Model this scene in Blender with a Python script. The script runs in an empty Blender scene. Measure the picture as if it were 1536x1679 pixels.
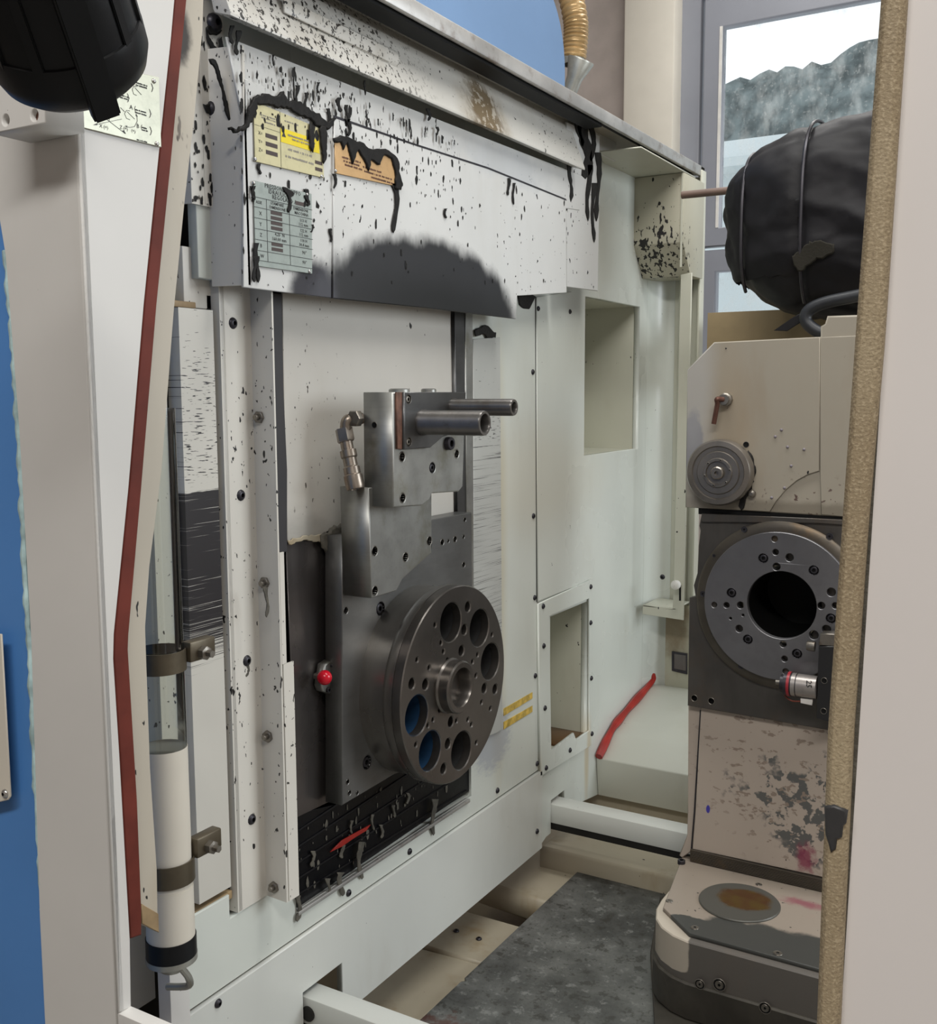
import bpy, bmesh, math, random
import numpy as np
from mathutils import Matrix, Vector, noise as mnoise

# ------------------------------------------------------------------ camera
# world frame: +Y runs along the machine wall, +X comes out of it, Z is up (metres)
F_PX, CX, CY = 1700.0, 768.0, 839.5
_n = lambda v: v / np.linalg.norm(v)
_Y = _n(np.array([1784 - CX, -(640 - CY), -F_PX]))
_Z = -np.array([87, -14450, -F_PX]); _Z = _n(_Z - _Y * _Z.dot(_Y))
_X = np.cross(_Y, _Z)
R = np.array([_X, _Y, _Z])
CAM = np.array([1.0, 0.0, 1.4])
C = bpy.context.scene.collection
cd = bpy.data.cameras.new('camera'); cam = bpy.data.objects.new('camera', cd); C.objects.link(cam)
cam.matrix_world = Matrix([[*R[0], CAM[0]], [*R[1], CAM[1]], [*R[2], CAM[2]], [0, 0, 0, 1]])
cd.sensor_fit = 'HORIZONTAL'; cd.sensor_width = 36; cd.lens = 36 * F_PX / 1536
cd.clip_start = 0.02; cd.clip_end = 300
sc = bpy.context.scene; sc.camera = cam
# ------------------------------------------------------------------ light
vs = sc.view_settings
vs.view_transform = 'Standard'; vs.look = 'None'; vs.gamma = 1; vs.use_curve_mapping = False; vs.exposure = 0.12
w = bpy.data.worlds.new('world'); sc.world = w; w.use_nodes = True
w.node_tree.nodes['Background'].inputs[0].default_value = (0.90, 0.96, 1.0, 1)
w.node_tree.nodes['Background'].inputs[1].default_value = 1.15
def area(name, loc, target, sx, sy, power, col=(1, 1, 1)):
    l = bpy.data.lights.new(name, 'AREA'); l.shape = 'RECTANGLE'; l.size = sx; l.size_y = sy; l.energy = power; l.color = col
    o = bpy.data.objects.new(name, l); C.objects.link(o); o.location = loc
    o.rotation_euler = (Vector(target) - Vector(loc)).to_track_quat('-Z', 'Y').to_euler()
    return o
area('ceiling_tube_or_fill', (0.75, 1.55, 3.4), (0.55, 1.55, 0), 0.25, 2.4, 48, (1, 0.985, 0.95))
area('ceiling_tube_or_fill', (1.3, -1.0, 3.4), (0.9, 0.2, 1.0), 2.4, 0.3, 62, (1, 0.97, 0.93))
area('window_daylight', (3.2, 2.6, 2.0), (0.2, 1.9, 1.0), 1.6, 1.4, 52, (0.88, 0.95, 1.0))

area('ceiling_tube_or_fill', (0.0, 3.6, 3.75), (0.2, 3.9, 0), 0.25, 1.4, 20, (1, 0.98, 0.95))  # fill lamp added overhead to brighten the pillar, back wall and window frame
# ------------------------------------------------------------------ geometry helpers
def at(px, py, ax, val):
    """point of the photograph's pixel on the real plane <ax>=val"""
    d = R @ np.array([(px - CX) / F_PX, -(py - CY) / F_PX, -1.0])
    i = 'XYZ'.index(ax); return CAM + d * (val - CAM[i]) / d[i]
def P(ax, val, pts):
    k = {'X': (1, 2), 'Y': (0, 2), 'Z': (0, 1)}[ax]
    return [(q[k[0]], q[k[1]]) for q in (at(x, y, ax, val) for x, y in pts)]
def circ(c, r, n=20, ry=None):
    return [(c[0] + r * math.cos(2 * math.pi * i / n), c[1] + (ry or r) * math.sin(2 * math.pi * i / n)) for i in range(n)]
def rect(a0, b0, a1, b1): return [(a0, b0), (a1, b0), (a1, b1), (a0, b1)]
AXM = {'X': Matrix(((0, 0, 1, 0), (1, 0, 0, 0), (0, 1, 0, 0), (0, 0, 0, 1))),
       'Y': Matrix(((1, 0, 0, 0), (0, 0, -1, 0), (0, 1, 0, 0), (0, 0, 0, 1))),
       'Z': Matrix.Identity(4)}
def smooth_mesh(me, ang=35):
    for p in me.polygons: p.use_smooth = True
    try: me.set_sharp_from_angle(angle=math.radians(ang))
    except Exception: pass
def link(name, me, mat, parent=None, smooth=True):
    if mat is not None and len(me.materials) == 0: me.materials.append(mat)
    if smooth: smooth_mesh(me)
    o = bpy.data.objects.new(name, me); C.objects.link(o)
    if parent is not None:
        o.parent = parent; o.matrix_parent_inverse = Matrix.Translation(-root_loc(parent))
    return o
def root_loc(o): return Vector(o.location)
def tag(o, label=None, cat=None, group=None, kind=None):
    if label: o['label'] = label
    if cat: o['category'] = cat
    if group: o['group'] = group
    if kind: o['kind'] = kind
    return o
def thing(name, label, cat, loc, group=None):
    o = bpy.data.objects.new(name, None); C.objects.link(o); o.location = loc; o.empty_display_size = 0.02
    return tag(o, label, cat, group)
def slab_mesh(outlines, ax, val, th, bevel=0.0008):
    """plate with real holes; visible face at <ax>=val, th deep behind it"""
    cu = bpy.data.curves.new('tmp', 'CURVE'); cu.dimensions = '2D'; cu.fill_mode = 'BOTH'
    for pts in outlines:
        s = cu.splines.new('POLY'); s.points.add(len(pts) - 1); s.use_cyclic_u = True
        for q, (u, v) in zip(s.points, pts): q.co = (u, v, 0, 1)
    b = min(bevel, th * 0.45)
    cu.extrude = th / 2 - b; cu.bevel_depth = b; cu.bevel_resolution = 0; cu.offset = -b
    ob = bpy.data.objects.new('tmp', cu)
    me = bpy.data.meshes.new_from_object(ob)
    bpy.data.objects.remove(ob); bpy.data.curves.remove(cu)
    off = {'X': (val - th / 2, 0, 0), 'Y': (0, val + th / 2, 0), 'Z': (0, 0, val - th / 2)}[ax]
    me.transform(Matrix.Translation(off) @ AXM[ax])
    bm = bmesh.new(); bm.from_mesh(me); bmesh.ops.remove_doubles(bm, verts=bm.verts, dist=1e-6)
    bmesh.ops.recalc_face_normals(bm, faces=bm.faces); bm.to_mesh(me); bm.free()
    me.materials.clear()
    return me
def slab(name, outlines, ax, val, th, mat, parent=None, bevel=0.0008):
    if not isinstance(outlines[0][0], (tuple, list)): outlines = [outlines]
    return link(name, slab_mesh(outlines, ax, val, th, bevel), mat, parent, smooth=False)
def box_bm(bm, lo, hi):
    r = bmesh.ops.create_cube(bm, size=1)
    for v in r['verts']: v.co = Vector([(lo[i] + hi[i]) / 2 + v.co[i] * (hi[i] - lo[i]) for i in range(3)])
def box(name, lo, hi, mat, parent=None, bevel=0.0015):
    bm = bmesh.new(); box_bm(bm, lo, hi)
    if bevel: bmesh.ops.bevel(bm, geom=list(bm.edges), offset=bevel, segments=2, profile=0.5, affect='EDGES')
    me = bpy.data.meshes.new(name); bm.to_mesh(me); bm.free()
    return link(name, me, mat, parent)
def prism(name, prof, axis, a0, a1, mat, parent=None, bevel=0.0):
    """profile extruded along an axis. axis Z: (x,y); axis Y: (x,z); axis X: (y,z)"""
    f = {'Z': lambda u, v, t: (u, v, t), 'Y': lambda u, v, t: (u, t, v), 'X': lambda u, v, t: (t, u, v)}[axis]
    bm = bmesh.new(); A = [bm.verts.new(f(u, v, a0)) for u, v in prof]; B = [bm.verts.new(f(u, v, a1)) for u, v in prof]
    n = len(prof); bm.faces.new(A); bm.faces.new(B[::-1])
    for i in range(n): bm.faces.new((A[i], B[i], B[(i + 1) % n], A[(i + 1) % n]))
    bmesh.ops.recalc_face_normals(bm, faces=bm.faces)
    if bevel: bmesh.ops.bevel(bm, geom=list(bm.edges), offset=bevel, segments=2, profile=0.5, affect='EDGES')
    me = bpy.data.meshes.new(name); bm.to_mesh(me); bm.free()
    return link(name, me, mat, parent)
def sheet(prof, t):
    """closed outline of a folded sheet of thickness t from an open polyline (offset to its left)"""
    q = [Vector(p) for p in prof]; out = []
    for i, p in enumerate(q):
        d0 = (q[i] - q[i - 1]).normalized() if i else None
        d1 = (q[i + 1] - q[i]).normalized() if i < len(q) - 1 else None
        ns = [Vector((-d.y, d.x)) for d in (d0, d1) if d is not None]
        m = sum(ns, Vector((0, 0))); m = m / max(m.dot(ns[0]), .3) if len(ns) == 2 else m
        out.append(p + m * t)
    return [tuple(p) for p in q] + [tuple(p) for p in out[::-1]]
ROT = {'X': Matrix.Rotation(math.pi / 2, 4, 'Y'), '-Y': Matrix.Rotation(math.pi / 2, 4, 'X'), 'Z': Matrix.Identity(4), '-X': Matrix.Rotation(-math.pi / 2, 4, 'Y'), '-Z': Matrix.Rotation(math.pi, 4, 'X')}
def lathe_mesh(prof, n=32, name='lathe'):
    bm = bmesh.new(); rings = []
    for r, h in prof:
        if r < 1e-6: rings.append([bm.verts.new((0, 0, h))])
        else: rings.append([bm.verts.new((r * math.cos(2 * math.pi * i / n), r * math.sin(2 * math.pi * i / n), h)) for i in range(n)])
    for a, b in zip(rings, rings[1:]):
        for i in range(n):
            j = (i + 1) % n
            if len(a) == 1 and len(b) == 1: continue
            if len(a) == 1: bm.faces.new((a[0], b[j], b[i]))
            elif len(b) == 1: bm.faces.new((a[i], a[j], b[0]))
            else: bm.faces.new((a[i], a[j], b[j], b[i]))
    bmesh.ops.recalc_face_normals(bm, faces=bm.faces)
    me = bpy.data.meshes.new(name); bm.to_mesh(me); bm.free(); return me
def lathe(name, prof, loc, face, mat, parent=None, n=32, rot=None):
    me = lathe_mesh(prof, n, name); me.transform(Matrix.Translation(loc) @ (rot or ROT[face])); return link(name, me, mat, parent)
def tube_mesh(pts, r, n=10, closed_ends=True, rfun=None):
    bm = bmesh.new(); rings = []; pts = [Vector(p) for p in pts]; up = None
    for i, p in enumerate(pts):
        d = (pts[min(i + 1, len(pts) - 1)] - pts[max(i - 1, 0)]).normalized()
        if up is None: up = d.orthogonal().normalized()
        up = (up - d * up.dot(d)).normalized(); s = d.cross(up); rr = rfun(i / (len(pts) - 1)) if rfun else r
        rings.append([bm.verts.new(p + (up * math.cos(2 * math.pi * k / n) + s * math.sin(2 * math.pi * k / n)) * rr) for k in range(n)])
    for a, b in zip(rings, rings[1:]):
        for i in range(n): bm.faces.new((a[i], a[(i + 1) % n], b[(i + 1) % n], b[i]))
    if closed_ends: bm.faces.new(rings[0][::-1]); bm.faces.new(rings[-1])
    bmesh.ops.recalc_face_normals(bm, faces=bm.faces)
    me = bpy.data.meshes.new('tube'); bm.to_mesh(me); bm.free(); return me
def tube(name, pts, r, mat, parent=None, n=10, rfun=None): return link(name, tube_mesh(pts, r, n, True, rfun), mat, parent)
def curve_pts(ctrl, k=8):
    q = [Vector(p) for p in ctrl]; q = [q[0] * 2 - q[1]] + q + [q[-1] * 2 - q[-2]]; out = []
    for i in range(1, len(q) - 2):
        for j in range(k):
            t = j / k; a, b, c, d = q[i - 1:i + 3]
            out.append(0.5 * ((2 * b) + (c - a) * t + (2 * a - 5 * b + 4 * c - d) * t * t + (3 * b - a - 3 * c + d) * t ** 3))
    out.append(q[-2]); return out

# ------------------------------------------------------------------ materials
class G:
    """tiny node-expression helper"""
    def __init__(s, name):
        s.m = bpy.data.materials.new(name); s.m.use_nodes = True; s.t = s.m.node_tree
        s.b = s.t.nodes['Principled BSDF']; s.tc = s.t.nodes.new('ShaderNodeTexCoord'); s.o = s.tc.outputs['Object']
        s.sep = s.t.nodes.new('ShaderNodeSeparateXYZ'); s.t.links.new(s.o, s.sep.inputs[0])
        s.x, s.y, s.z = s.sep.outputs
    def put(s, inp, v):
        if isinstance(v, bpy.types.NodeSocket): s.t.links.new(v, inp)
        elif isinstance(v, (tuple, list)) and len(v) == 3 and inp.type == 'RGBA': inp.default_value = (*v, 1)
        else: inp.default_value = v
    def M(s, op, a, b=0.0, c=0.0, clamp=False):
        n = s.t.nodes.new('ShaderNodeMath'); n.operation = op; n.use_clamp = clamp
        for i, v in enumerate((a, b, c)): s.put(n.inputs[i], v)
        return n.outputs[0]
    def vec(s, sx=1, sy=1, sz=1, off=0):
        n = s.t.nodes.new('ShaderNodeMapping'); s.put(n.inputs[0], s.o); n.inputs[3].default_value = (sx, sy, sz); n.inputs[1].default_value = (off, off * .7, off * .3); return n.outputs[0]
    def noise(s, scale, v=None, det=3, rough=.55, dist=0):
        n = s.t.nodes.new('ShaderNodeTexNoise'); n.inputs['Scale'].default_value = scale; n.inputs['Detail'].default_value = det
        n.inputs['Roughness'].default_value = rough; n.inputs['Distortion'].default_value = dist; s.put(n.inputs['Vector'], v or s.o); return n.outputs[0]
    def ss(s, v, lo, hi):
        n = s.t.nodes.new('ShaderNodeMapRange'); n.interpolation_type = 'SMOOTHSTEP'; n.clamp = True
        s.put(n.inputs[0], v)
        inv = (not isinstance(lo, bpy.types.NodeSocket)) and (not isinstance(hi, bpy.types.NodeSocket)) and lo > hi
        if inv: lo, hi = hi, lo
        s.put(n.inputs[1], lo); s.put(n.inputs[2], hi)
        n.inputs[3].default_value, n.inputs[4].default_value = (1, 0) if inv else (0, 1)
        return n.outputs[0]
    def mix(s, f, a, b):
        n = s.t.nodes.new('ShaderNodeMix'); n.data_type = 'RGBA'; s.put(n.inputs[0], f); s.put(n.inputs[6], a); s.put(n.inputs[7], b); return n.outputs[2]
    def bump(s, h, st, d=0.001):
        n = s.t.nodes.new('ShaderNodeBump'); n.inputs['Strength'].default_value = st; n.inputs['Distance'].default_value = d; s.put(n.inputs['Height'], h); s.put(s.b.inputs['Normal'], n.outputs[0])
    def out(s, col, rough, metal=0.0, spec=.5):
        s.put(s.b.inputs['Base Color'], col); s.put(s.b.inputs['Roughness'], rough); s.put(s.b.inputs['Metallic'], metal); s.b.inputs['Specular IOR Level'].default_value = spec; return s.m
def paint(name, base, speck=0.5, sc_=1.0, dirt=0.25, dirtcol=(.32, .27, .18), rough=.38, feats=(), speckcol=(.012, .011, .010), tone=.05, vert=1.6, extra=None):
    g = G(name); nz = g.noise(2.3, det=4); n2 = g.noise(9, g.vec(1, 1, .35, 3), 4, .6)
    col = g.mix(g.ss(nz, .3, .7), tuple(c * (1 - tone) for c in base), tuple(min(1, c * (1 + tone)) for c in base))
    col = g.mix(g.M('MULTIPLY', g.ss(n2, .52, .8), dirt), col, dirtcol)
    if speck > 0:
        a = g.noise(150 * sc_, g.vec(1, 1, 1 / vert, 1), 2, .5); patch = g.noise(5, g.vec(1, 1, .6, 9), 3)
        thr = g.M('SUBTRACT', .80 - .10 * speck, g.M('MULTIPLY', g.M('SUBTRACT', patch, .45), .5 * speck))
        m1 = g.ss(g.M('SUBTRACT', a, thr), 0.0, .02)
        a2 = g.noise(55 * sc_, g.vec(1, 1, 1 / vert, 5), 2, .5); m2 = g.ss(g.M('SUBTRACT', a2, g.M('ADD', thr, .03)), 0, .015)
        m = g.M('MAXIMUM', m1, m2); col = g.mix(m, col, speckcol)
    r = g.M('ADD', rough, g.M('MULTIPLY', nz, .12)); met = 0.0
    for f in feats:
        ax = {'X': g.x, 'Y': g.y, 'Z': g.z}; (a, b) = f['ax']; c, rr = f['c'], f['r']; p = f.get('p', 2)
        du = g.M('ABSOLUTE', g.M('DIVIDE', g.M('SUBTRACT', ax[a], c[0]), rr[0])); dv = g.M('ABSOLUTE', g.M('DIVIDE', g.M('SUBTRACT', ax[b], c[1]), rr[1]))
        d = g.M('POWER', g.M('ADD', g.M('POWER', du, p), g.M('POWER', dv, p)), 1 / p)
        nn = g.noise(f.get('ns', 30), g.vec(*f.get('nv', (1, 1, 1)), f.get('off', 2)), 4, .6)
        d = g.M('ADD', d, g.M('MULTIPLY', g.M('SUBTRACT', nn, .5), f.get('na', .5)))
        k = g.M('MULTIPLY', g.ss(d, 1 + f.get('soft', .05), 1 - f.get('soft', .05)), f.get('amt', 1.0))
        if f.get('speck'): k = g.M('MULTIPLY', k, g.ss(g.noise(f['speck'], g.vec(*f.get('nv', (1, 1, 1)), 7), 3, .6), f.get('thr', .5), f.get('thr', .5) + .04))
        col = g.mix(k, col, f['col'])
        if 'metal' in f: met = g.M('MAXIMUM', met, g.M('MULTIPLY', k, f['metal']))
        if 'rough' in f: r = g.M('ADD', g.M('MULTIPLY', r, g.M('SUBTRACT', 1, k)), g.M('MULTIPLY', k, f['rough']))
    g.bump(g.noise(60, det=2), .04, .001)
    return g.out(col, r, met)
def metal(name, base, rough=.35, met=.85, brush=(1, 1, 1), bs=60, var=.25, stain=None, bumpst=.08):
    g = G(name); n1 = g.noise(6, det=4); nb = g.noise(bs, g.vec(*brush), 4, .7)
    col = g.mix(g.ss(n1, .3, .75), tuple(c * (1 - var) for c in base), tuple(c * (1 + var) for c in base))
    col = g.mix(g.M('MULTIPLY', g.ss(nb, .4, .75), .35), col, tuple(c * .55 for c in base))
    if stain: col = g.mix(g.M('MULTIPLY', g.ss(g.noise(stain[1], det=5, rough=.65), .5, .72), stain[2]), col, stain[0])
    g.bump(nb, bumpst, .0006)
    return g.out(col, g.M('ADD', rough - .08, g.M('MULTIPLY', n1, .2)), met)
def plain(name, col, rough=.5, met=0.0, bumps=0, bst=.2, var=.1, vs_=12, spec=.5):
    g = G(name); n1 = g.noise(vs_, det=4)
    if bumps: g.bump(g.noise(bumps, det=3), bst, .001)
    return g.out(g.mix(g.ss(n1, .3, .7), tuple(c * (1 - var) for c in col), tuple(min(1, c * (1 + var)) for c in col)), rough, met, spec)

CR = (.66, .635, .575)        # warm cream lacquer
CG = (.63, .66, .61)          # cooler green-white lacquer further back
m_wall = paint('wall_lacquer', CG, .25, 1, .14, rough=.22, feats=[
    dict(ax='YZ', c=(1.98, 1.22), r=(.32, .10), col=(.62, .56, .42), soft=.6, na=.3, amt=.28),  # warm tint, a window reflection painted into the lacquer
    dict(ax='YZ', c=(1.80, 1.05), r=(.03, .38), col=(.48, .40, .22), soft=.6, na=.6, ns=14, nv=(1, 1, .3), amt=.45),
    dict(ax='YZ', c=(1.775, .70), r=(.07, .06), col=(.30, .32, .40), soft=.3, na=1.4, ns=12, nv=(1, 3, 9), amt=.55),
    dict(ax='YZ', c=(1.98, .50), r=(.006, .09), col=(.42, .30, .12), soft=.5, na=.8, ns=20, nv=(1, 1, .3), amt=.5),
    dict(ax='YZ', c=(2.24, .52), r=(.012, .09), col=(.50, .36, .16), soft=.6, na=.8, ns=20, nv=(1, 1, .3), amt=.5)])
m_apron = paint('apron_lacquer', (.63, .645, .605), .12, 1, .15, rough=.28)
m_hood = paint('hood_lacquer', (.64, .645, .63), .55, 1, .12, rough=.18, feats=[
    dict(ax='YZ', c=(1.47, 1.50), r=(.30, .148), p=2.3, col=(.016, .016, .018), soft=.09, na=.26, ns=16, nv=(1, 1, .6), rough=.5),
    dict(ax='YZ', c=(1.48, 1.535), r=(.24, .05), col=(.006, .006, .006), soft=.7, na=.4, rough=.45),
    dict(ax='YZ', c=(1.17, 1.535), r=(.05, .05), col=(.07, .07, .08), soft=.25, na=.4, metal=.4),
    dict(ax='YZ', c=(1.32, 1.84), r=(.24, .10), col=(.02, .02, .02), soft=.3, na=.5, speck=85, thr=.63, nv=(1, 1, .45)),
    dict(ax='YZ', c=(1.75, 1.82), r=(.16, .03), col=(.36, .40, .45), soft=.5, na=2, ns=14, amt=.35)])  # bluish tint painting the glossy window reflection on the hood
m_shelf = paint('shelf_lacquer', (.60, .585, .54), .85, .9, .35, rough=.34, vert=1, feats=[
    dict(ax='YZ', c=(1.17, 1.90), r=(.24, .08), p=4, col=(.03, .025, .02), soft=.4, na=.5, speck=150, thr=.57, nv=(1, 1, .8)),
    dict(ax='YZ', c=(1.63, 1.88), r=(.055, .06), col=(.05, .035, .02), soft=.4, na=1.6, ns=30, speck=60, thr=.42, rough=.7),
    dict(ax='YZ', c=(1.63, 1.88), r=(.07, .06), col=(.30, .22, .12), soft=.7, na=1.2, ns=30, amt=.5)])
m_cream = paint('guard_lacquer', CR, .75, 1, .25, rough=.34)
m_cream2 = paint('post_lacquer', (.61, .60, .575), .10, 1.4, .12, rough=.36)
m_cream3 = paint('flange_lacquer', (.47, .43, .355), .55, .7, .6, (.30, .22, .12), rough=.45, vert=2.5, feats=[
    dict(ax='YZ', c=(.728, 1.735), r=(.02, .028), col=(.03, .022, .016), soft=.3, na=1.0, ns=40),
    dict(ax='YZ', c=(.71, 1.62), r=(.03, .10), col=(.06, .04, .03), soft=.5, na=.8, speck=60, thr=.60, nv=(1, 1, .4))])
m_slide = paint('sliding_cover_lacquer', (.56, .54, .495), .50, .8, .10, rough=.34, feats=[
    dict(ax='YZ', c=(1.20, 1.36), r=(.10, .16), col=(.05, .04, .03), soft=.5, na=.6, speck=110, thr=.655, nv=(1, 1, .5)),
    dict(ax='YZ', c=(1.19, 1.17), r=(.09, .045), col=(.22, .21, .19), soft=.7, na=1.2, ns=25, nv=(1, .5, 1.5), amt=.6)])
m_back = paint('back_lacquer', (.56, .56, .47), .5, .7, .2, rough=.38)
m_rust = paint('rusty_lacquer', (.50, .50, .40), .4, .8, .9, (.20, .11, .04), rough=.5, feats=[
    dict(ax='XZ', c=(.06, .80), r=(.05, .10), col=(.16, .09, .03), soft=.6, na=1.6, ns=18, amt=.75)])
m_ledge = paint('bed_lacquer', (.40, .355, .265), .25, .8, .8, (.25, .17, .07), rough=.45, tone=.12)
m_head = paint('head_lacquer', (.315, .285, .23), .30, .8, .35, (.24, .17, .10), rough=.42, feats=[
    dict(ax='XZ', c=(.425, 1.32), r=(.035, .13), col=(.30, .22, .13), soft=.7, na=.5, ns=12, nv=(1, 1, .3), amt=.35),
    dict(ax='XZ', c=(.58, 1.20), r=(.09, .04), col=(.10, .06, .05), soft=.5, na=.6, speck=70, thr=.62),
    dict(ax='XZ', c=(.52, 1.18), r=(.22, .018), p=6, col=(.12, .10, .07), soft=.4, na=1.0, ns=30, amt=.6),
    dict(ax='XZ', c=(.355, 1.30), r=(.020, .06), col=(.12, .12, .14), soft=.15, na=.9, ns=20),
    dict(ax='XZ', c=(.355, 1.43), r=(.035, .22), col=(.42, .42, .42), soft=.6, na=.3, amt=.5)])
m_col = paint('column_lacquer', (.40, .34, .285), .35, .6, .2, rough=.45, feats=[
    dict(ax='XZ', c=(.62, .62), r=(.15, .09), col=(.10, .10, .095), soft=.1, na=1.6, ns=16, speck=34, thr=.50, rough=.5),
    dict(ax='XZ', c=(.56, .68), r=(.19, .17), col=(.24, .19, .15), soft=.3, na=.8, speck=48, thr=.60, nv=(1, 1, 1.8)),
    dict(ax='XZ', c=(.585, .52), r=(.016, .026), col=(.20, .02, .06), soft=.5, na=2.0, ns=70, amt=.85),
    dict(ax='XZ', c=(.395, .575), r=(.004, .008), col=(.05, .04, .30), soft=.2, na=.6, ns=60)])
m_foot = paint('foot_lacquer', (.25, .21, .17), .5, .8, .6, (.30, .20, .17), rough=.42, feats=[
    dict(ax='XY', c=(.68, 1.60), r=(.26, .165), p=4, col=(.045, .046, .042), soft=.04, na=.35, ns=14, rough=.42),
    dict(ax='XY', c=(.44, 1.70), r=(.06, .028), p=2, col=(.045, .046, .042), soft=.06, na=.8, ns=22),
    dict(ax='XY', c=(.60, 1.88), r=(.035, .012), col=(.20, .03, .06), soft=.8, na=2.2, ns=60, amt=.7)])
m_skirt = paint('skirt_steel_paint', (.11, .10, .088), .2, .8, .4, (.16, .11, .07), rough=.42, feats=[
    dict(ax='XZ', c=(.36, .425), r=(.097, .034), p=8, col=(.44, .39, .32), soft=.02, na=.06, ns=40)])
m_darksteel = metal('dark_ground_steel', (.115, .115, .115), .36, .8, (1, .25, 1), 50)
m_ram = metal('ram_plate_steel', (.19, .19, .185), .40, .75, (1, .3, 1), 40, .15)
m_sheet = metal('polished_steel_sheet', (.17, .155, .15), .27, .85, (1, 1, .08), 40, .15, bumpst=.03)
m_block = metal('machined_block_steel', (.35, .35, .33), .38, .8, (.1, 1, 1), 30, .18, ((.20, .19, .12), 14, .5))
m_blockside = m_block
m_rim = metal('lit_brushed_rim_steel', (.33, .31, .285), .27, .9, (1, .4, .4), 30, .12, bumpst=.03)  # lighter copy of the flange steel, with the rim's reflected light in its colour
m_wheel = metal('turned_flange_steel', (.19, .175, .16), .28, .9, (1, .4, .4), 30, .12, bumpst=.03)
m_tube = metal('steel_tube', (.20, .19, .18), .33, .85, (1, .3, .3), 30, .2, ((.10, .08, .06), 30, .5))
m_brass = metal('tarnished_fitting', (.34, .29, .24), .32, .85, (1, 1, 1), 30, .2, ((.20, .10, .05), 24, .7))
m_screw = metal('black_oxide_screw', (.045, .043, .05), .38, .6, (1, 1, 1), 60, .2)
m_zinc = metal('dull_steel_nut', (.26, .24, .21), .36, .85, (1, 1, 1), 60, .2, ((.12, .08, .05), 80, .6))
m_rivet = metal('bright_rivet', (.55, .54, .52), .25, .9)
m_face = metal('face_plate_steel', (.17, .168, .175), .42, .7, (.4, 1, .4), 40, .1)
m_headsteel = metal('head_block_steel', (.095, .088, .080), .45, .6, (1, 1, .3), 30, .15, ((.12, .08, .05), 9, .4))
m_ring = metal('oily_ring_steel', (.105, .092, .075), .40, .6, (1, 1, 1), 30, .2, ((.17, .11, .055), 8, .7))
def bed_mat():
    g = G('bed_cover_steel'); a = g.noise(7, det=5, rough=.6); b = g.noise(34, det=5, rough=.7); c = g.noise(130, det=3)
    col = g.mix(g.ss(a, .35, .68), (.075, .078, .074), (.17, .175, .165)); col = g.mix(g.M('MULTIPLY', g.ss(b, .54, .68), .6), col, (.28, .29, .275))
    col = g.mix(g.M('MULTIPLY', g.ss(b, .46, .36), .7), col, (.045, .044, .038)); col = g.mix(g.M('MULTIPLY', g.ss(c, .62, .68), .5), col, (.03, .03, .028))
    d = g.M('POWER', g.M('ADD', g.M('POWER', g.M('SUBTRACT', g.x, .10), 2), g.M('POWER', g.M('SUBTRACT', g.y, 1.40), 2)), .5)
    col = g.mix(g.M('MULTIPLY', g.ss(g.M('ADD', d, g.M('MULTIPLY', g.M('SUBTRACT', b, .5), .12)), .075, .05), .7), col, (.12, .05, .04))
    g.bump(b, .05, .0006); return g.out(col, g.M('ADD', .28, g.M('MULTIPLY', b, .25)), .35)
m_bed = bed_mat()
m_base = metal('base_plate_steel', (.075, .068, .056), .45, .4, (1, 1, 1), 30, .3, ((.05, .045, .04), 14, .7))
m_edge = metal('worn_lid_edge', (.50, .49, .47), .38, .55, (1, .4, 1), 30, .2, ((.20, .15, .12), 22, .8))
m_black = plain('black_void', (.004, .004, .004), .6, spec=.22)
m_dark = plain('dark_inner', (.02, .019, .017), .5, spec=.22)
m_grease = plain('black_grease', (.011, .010, .009), .55, 0, 260, .7, .3, 60, spec=.22)
m_grease2 = plain('grey_swarf_sludge', (.085, .078, .062), .75, 0, 300, .9, .3, 60)
m_redseal = plain('red_rubber_seal', (.125, .024, .015), .6, 0, 120, .12, .25, 14, spec=.25)
m_red = plain('red_sealant', (.33, .022, .016), .34, 0, 70, .3, .2, 20)
m_redball = plain('red_plastic_ball', (.55, .005, .02), .2)
m_rubber = plain('black_plastic', (.007, .0075, .0085), .38, 0, 160, .10, spec=.22)
m_bag = plain('black_vinyl', (.0095, .009, .0105), .52, 0, 90, .15, .25, 9, spec=.22)
m_glove = plain('hose_rubber', (.012, .014, .018), .5, 0, 200, .2)
m_blue = plain('blue_lacquer', (.075, .225, .54), .42, 0, 120, .04, .05, 3)
m_blue2 = plain('pale_blue_lacquer', (.145, .245, .415), .45, 0, 90, .05, .05, 3)
m_teal = plain('turquoise_sealant', (.40, .55, .56), .35, 0, 90, .6, .35, 30)
m_card = plain('cardboard', (.31, .235, .13), .75, 0, 40, .2)
m_wood = plain('wooden_board', (.27, .19, .10), .6, 0, 60, .3, .3, 20)
m_gold = metal('gold_spiral_hose', (.50, .33, .15), .3, .35, (1, 1, 1), 30, .2)
m_galv = metal('galvanised_nozzle', (.42, .42, .38), .35, .6)
m_concrete = plain('grey_brown_plaster', (.46, .40, .365), .8, 0, 60, .3, .07, 8)
m_pillar = plain('cream_plaster', (.62, .58, .50), .7, 0, 60, .1, .05, 4)
m_frame = plain('lilac_grey_frame', (.26, .27, .305), .4, 0, 60, .03, .04, 4)
m_gask = plain('brown_gasket', (.12, .055, .035), .6, 0, 200, .2, .4, 60)
m_white = plain('white_plastic', (.72, .70, .66), .35)
m_copper = metal('copper_pipe', (.13, .062, .045), .4, .6)
m_bronze = metal('olive_clamp_band', (.115, .095, .065), .38, .6)
m_rod = plain('brown_rod', (.14, .09, .07), .5)
m_yellowtape = plain('yellow_tape', (.58, .40, .07), .5, 0, 90, .2, .35, 60)
m_gunk = plain('dark_puddle', (.10, .045, .012), .25)
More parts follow.
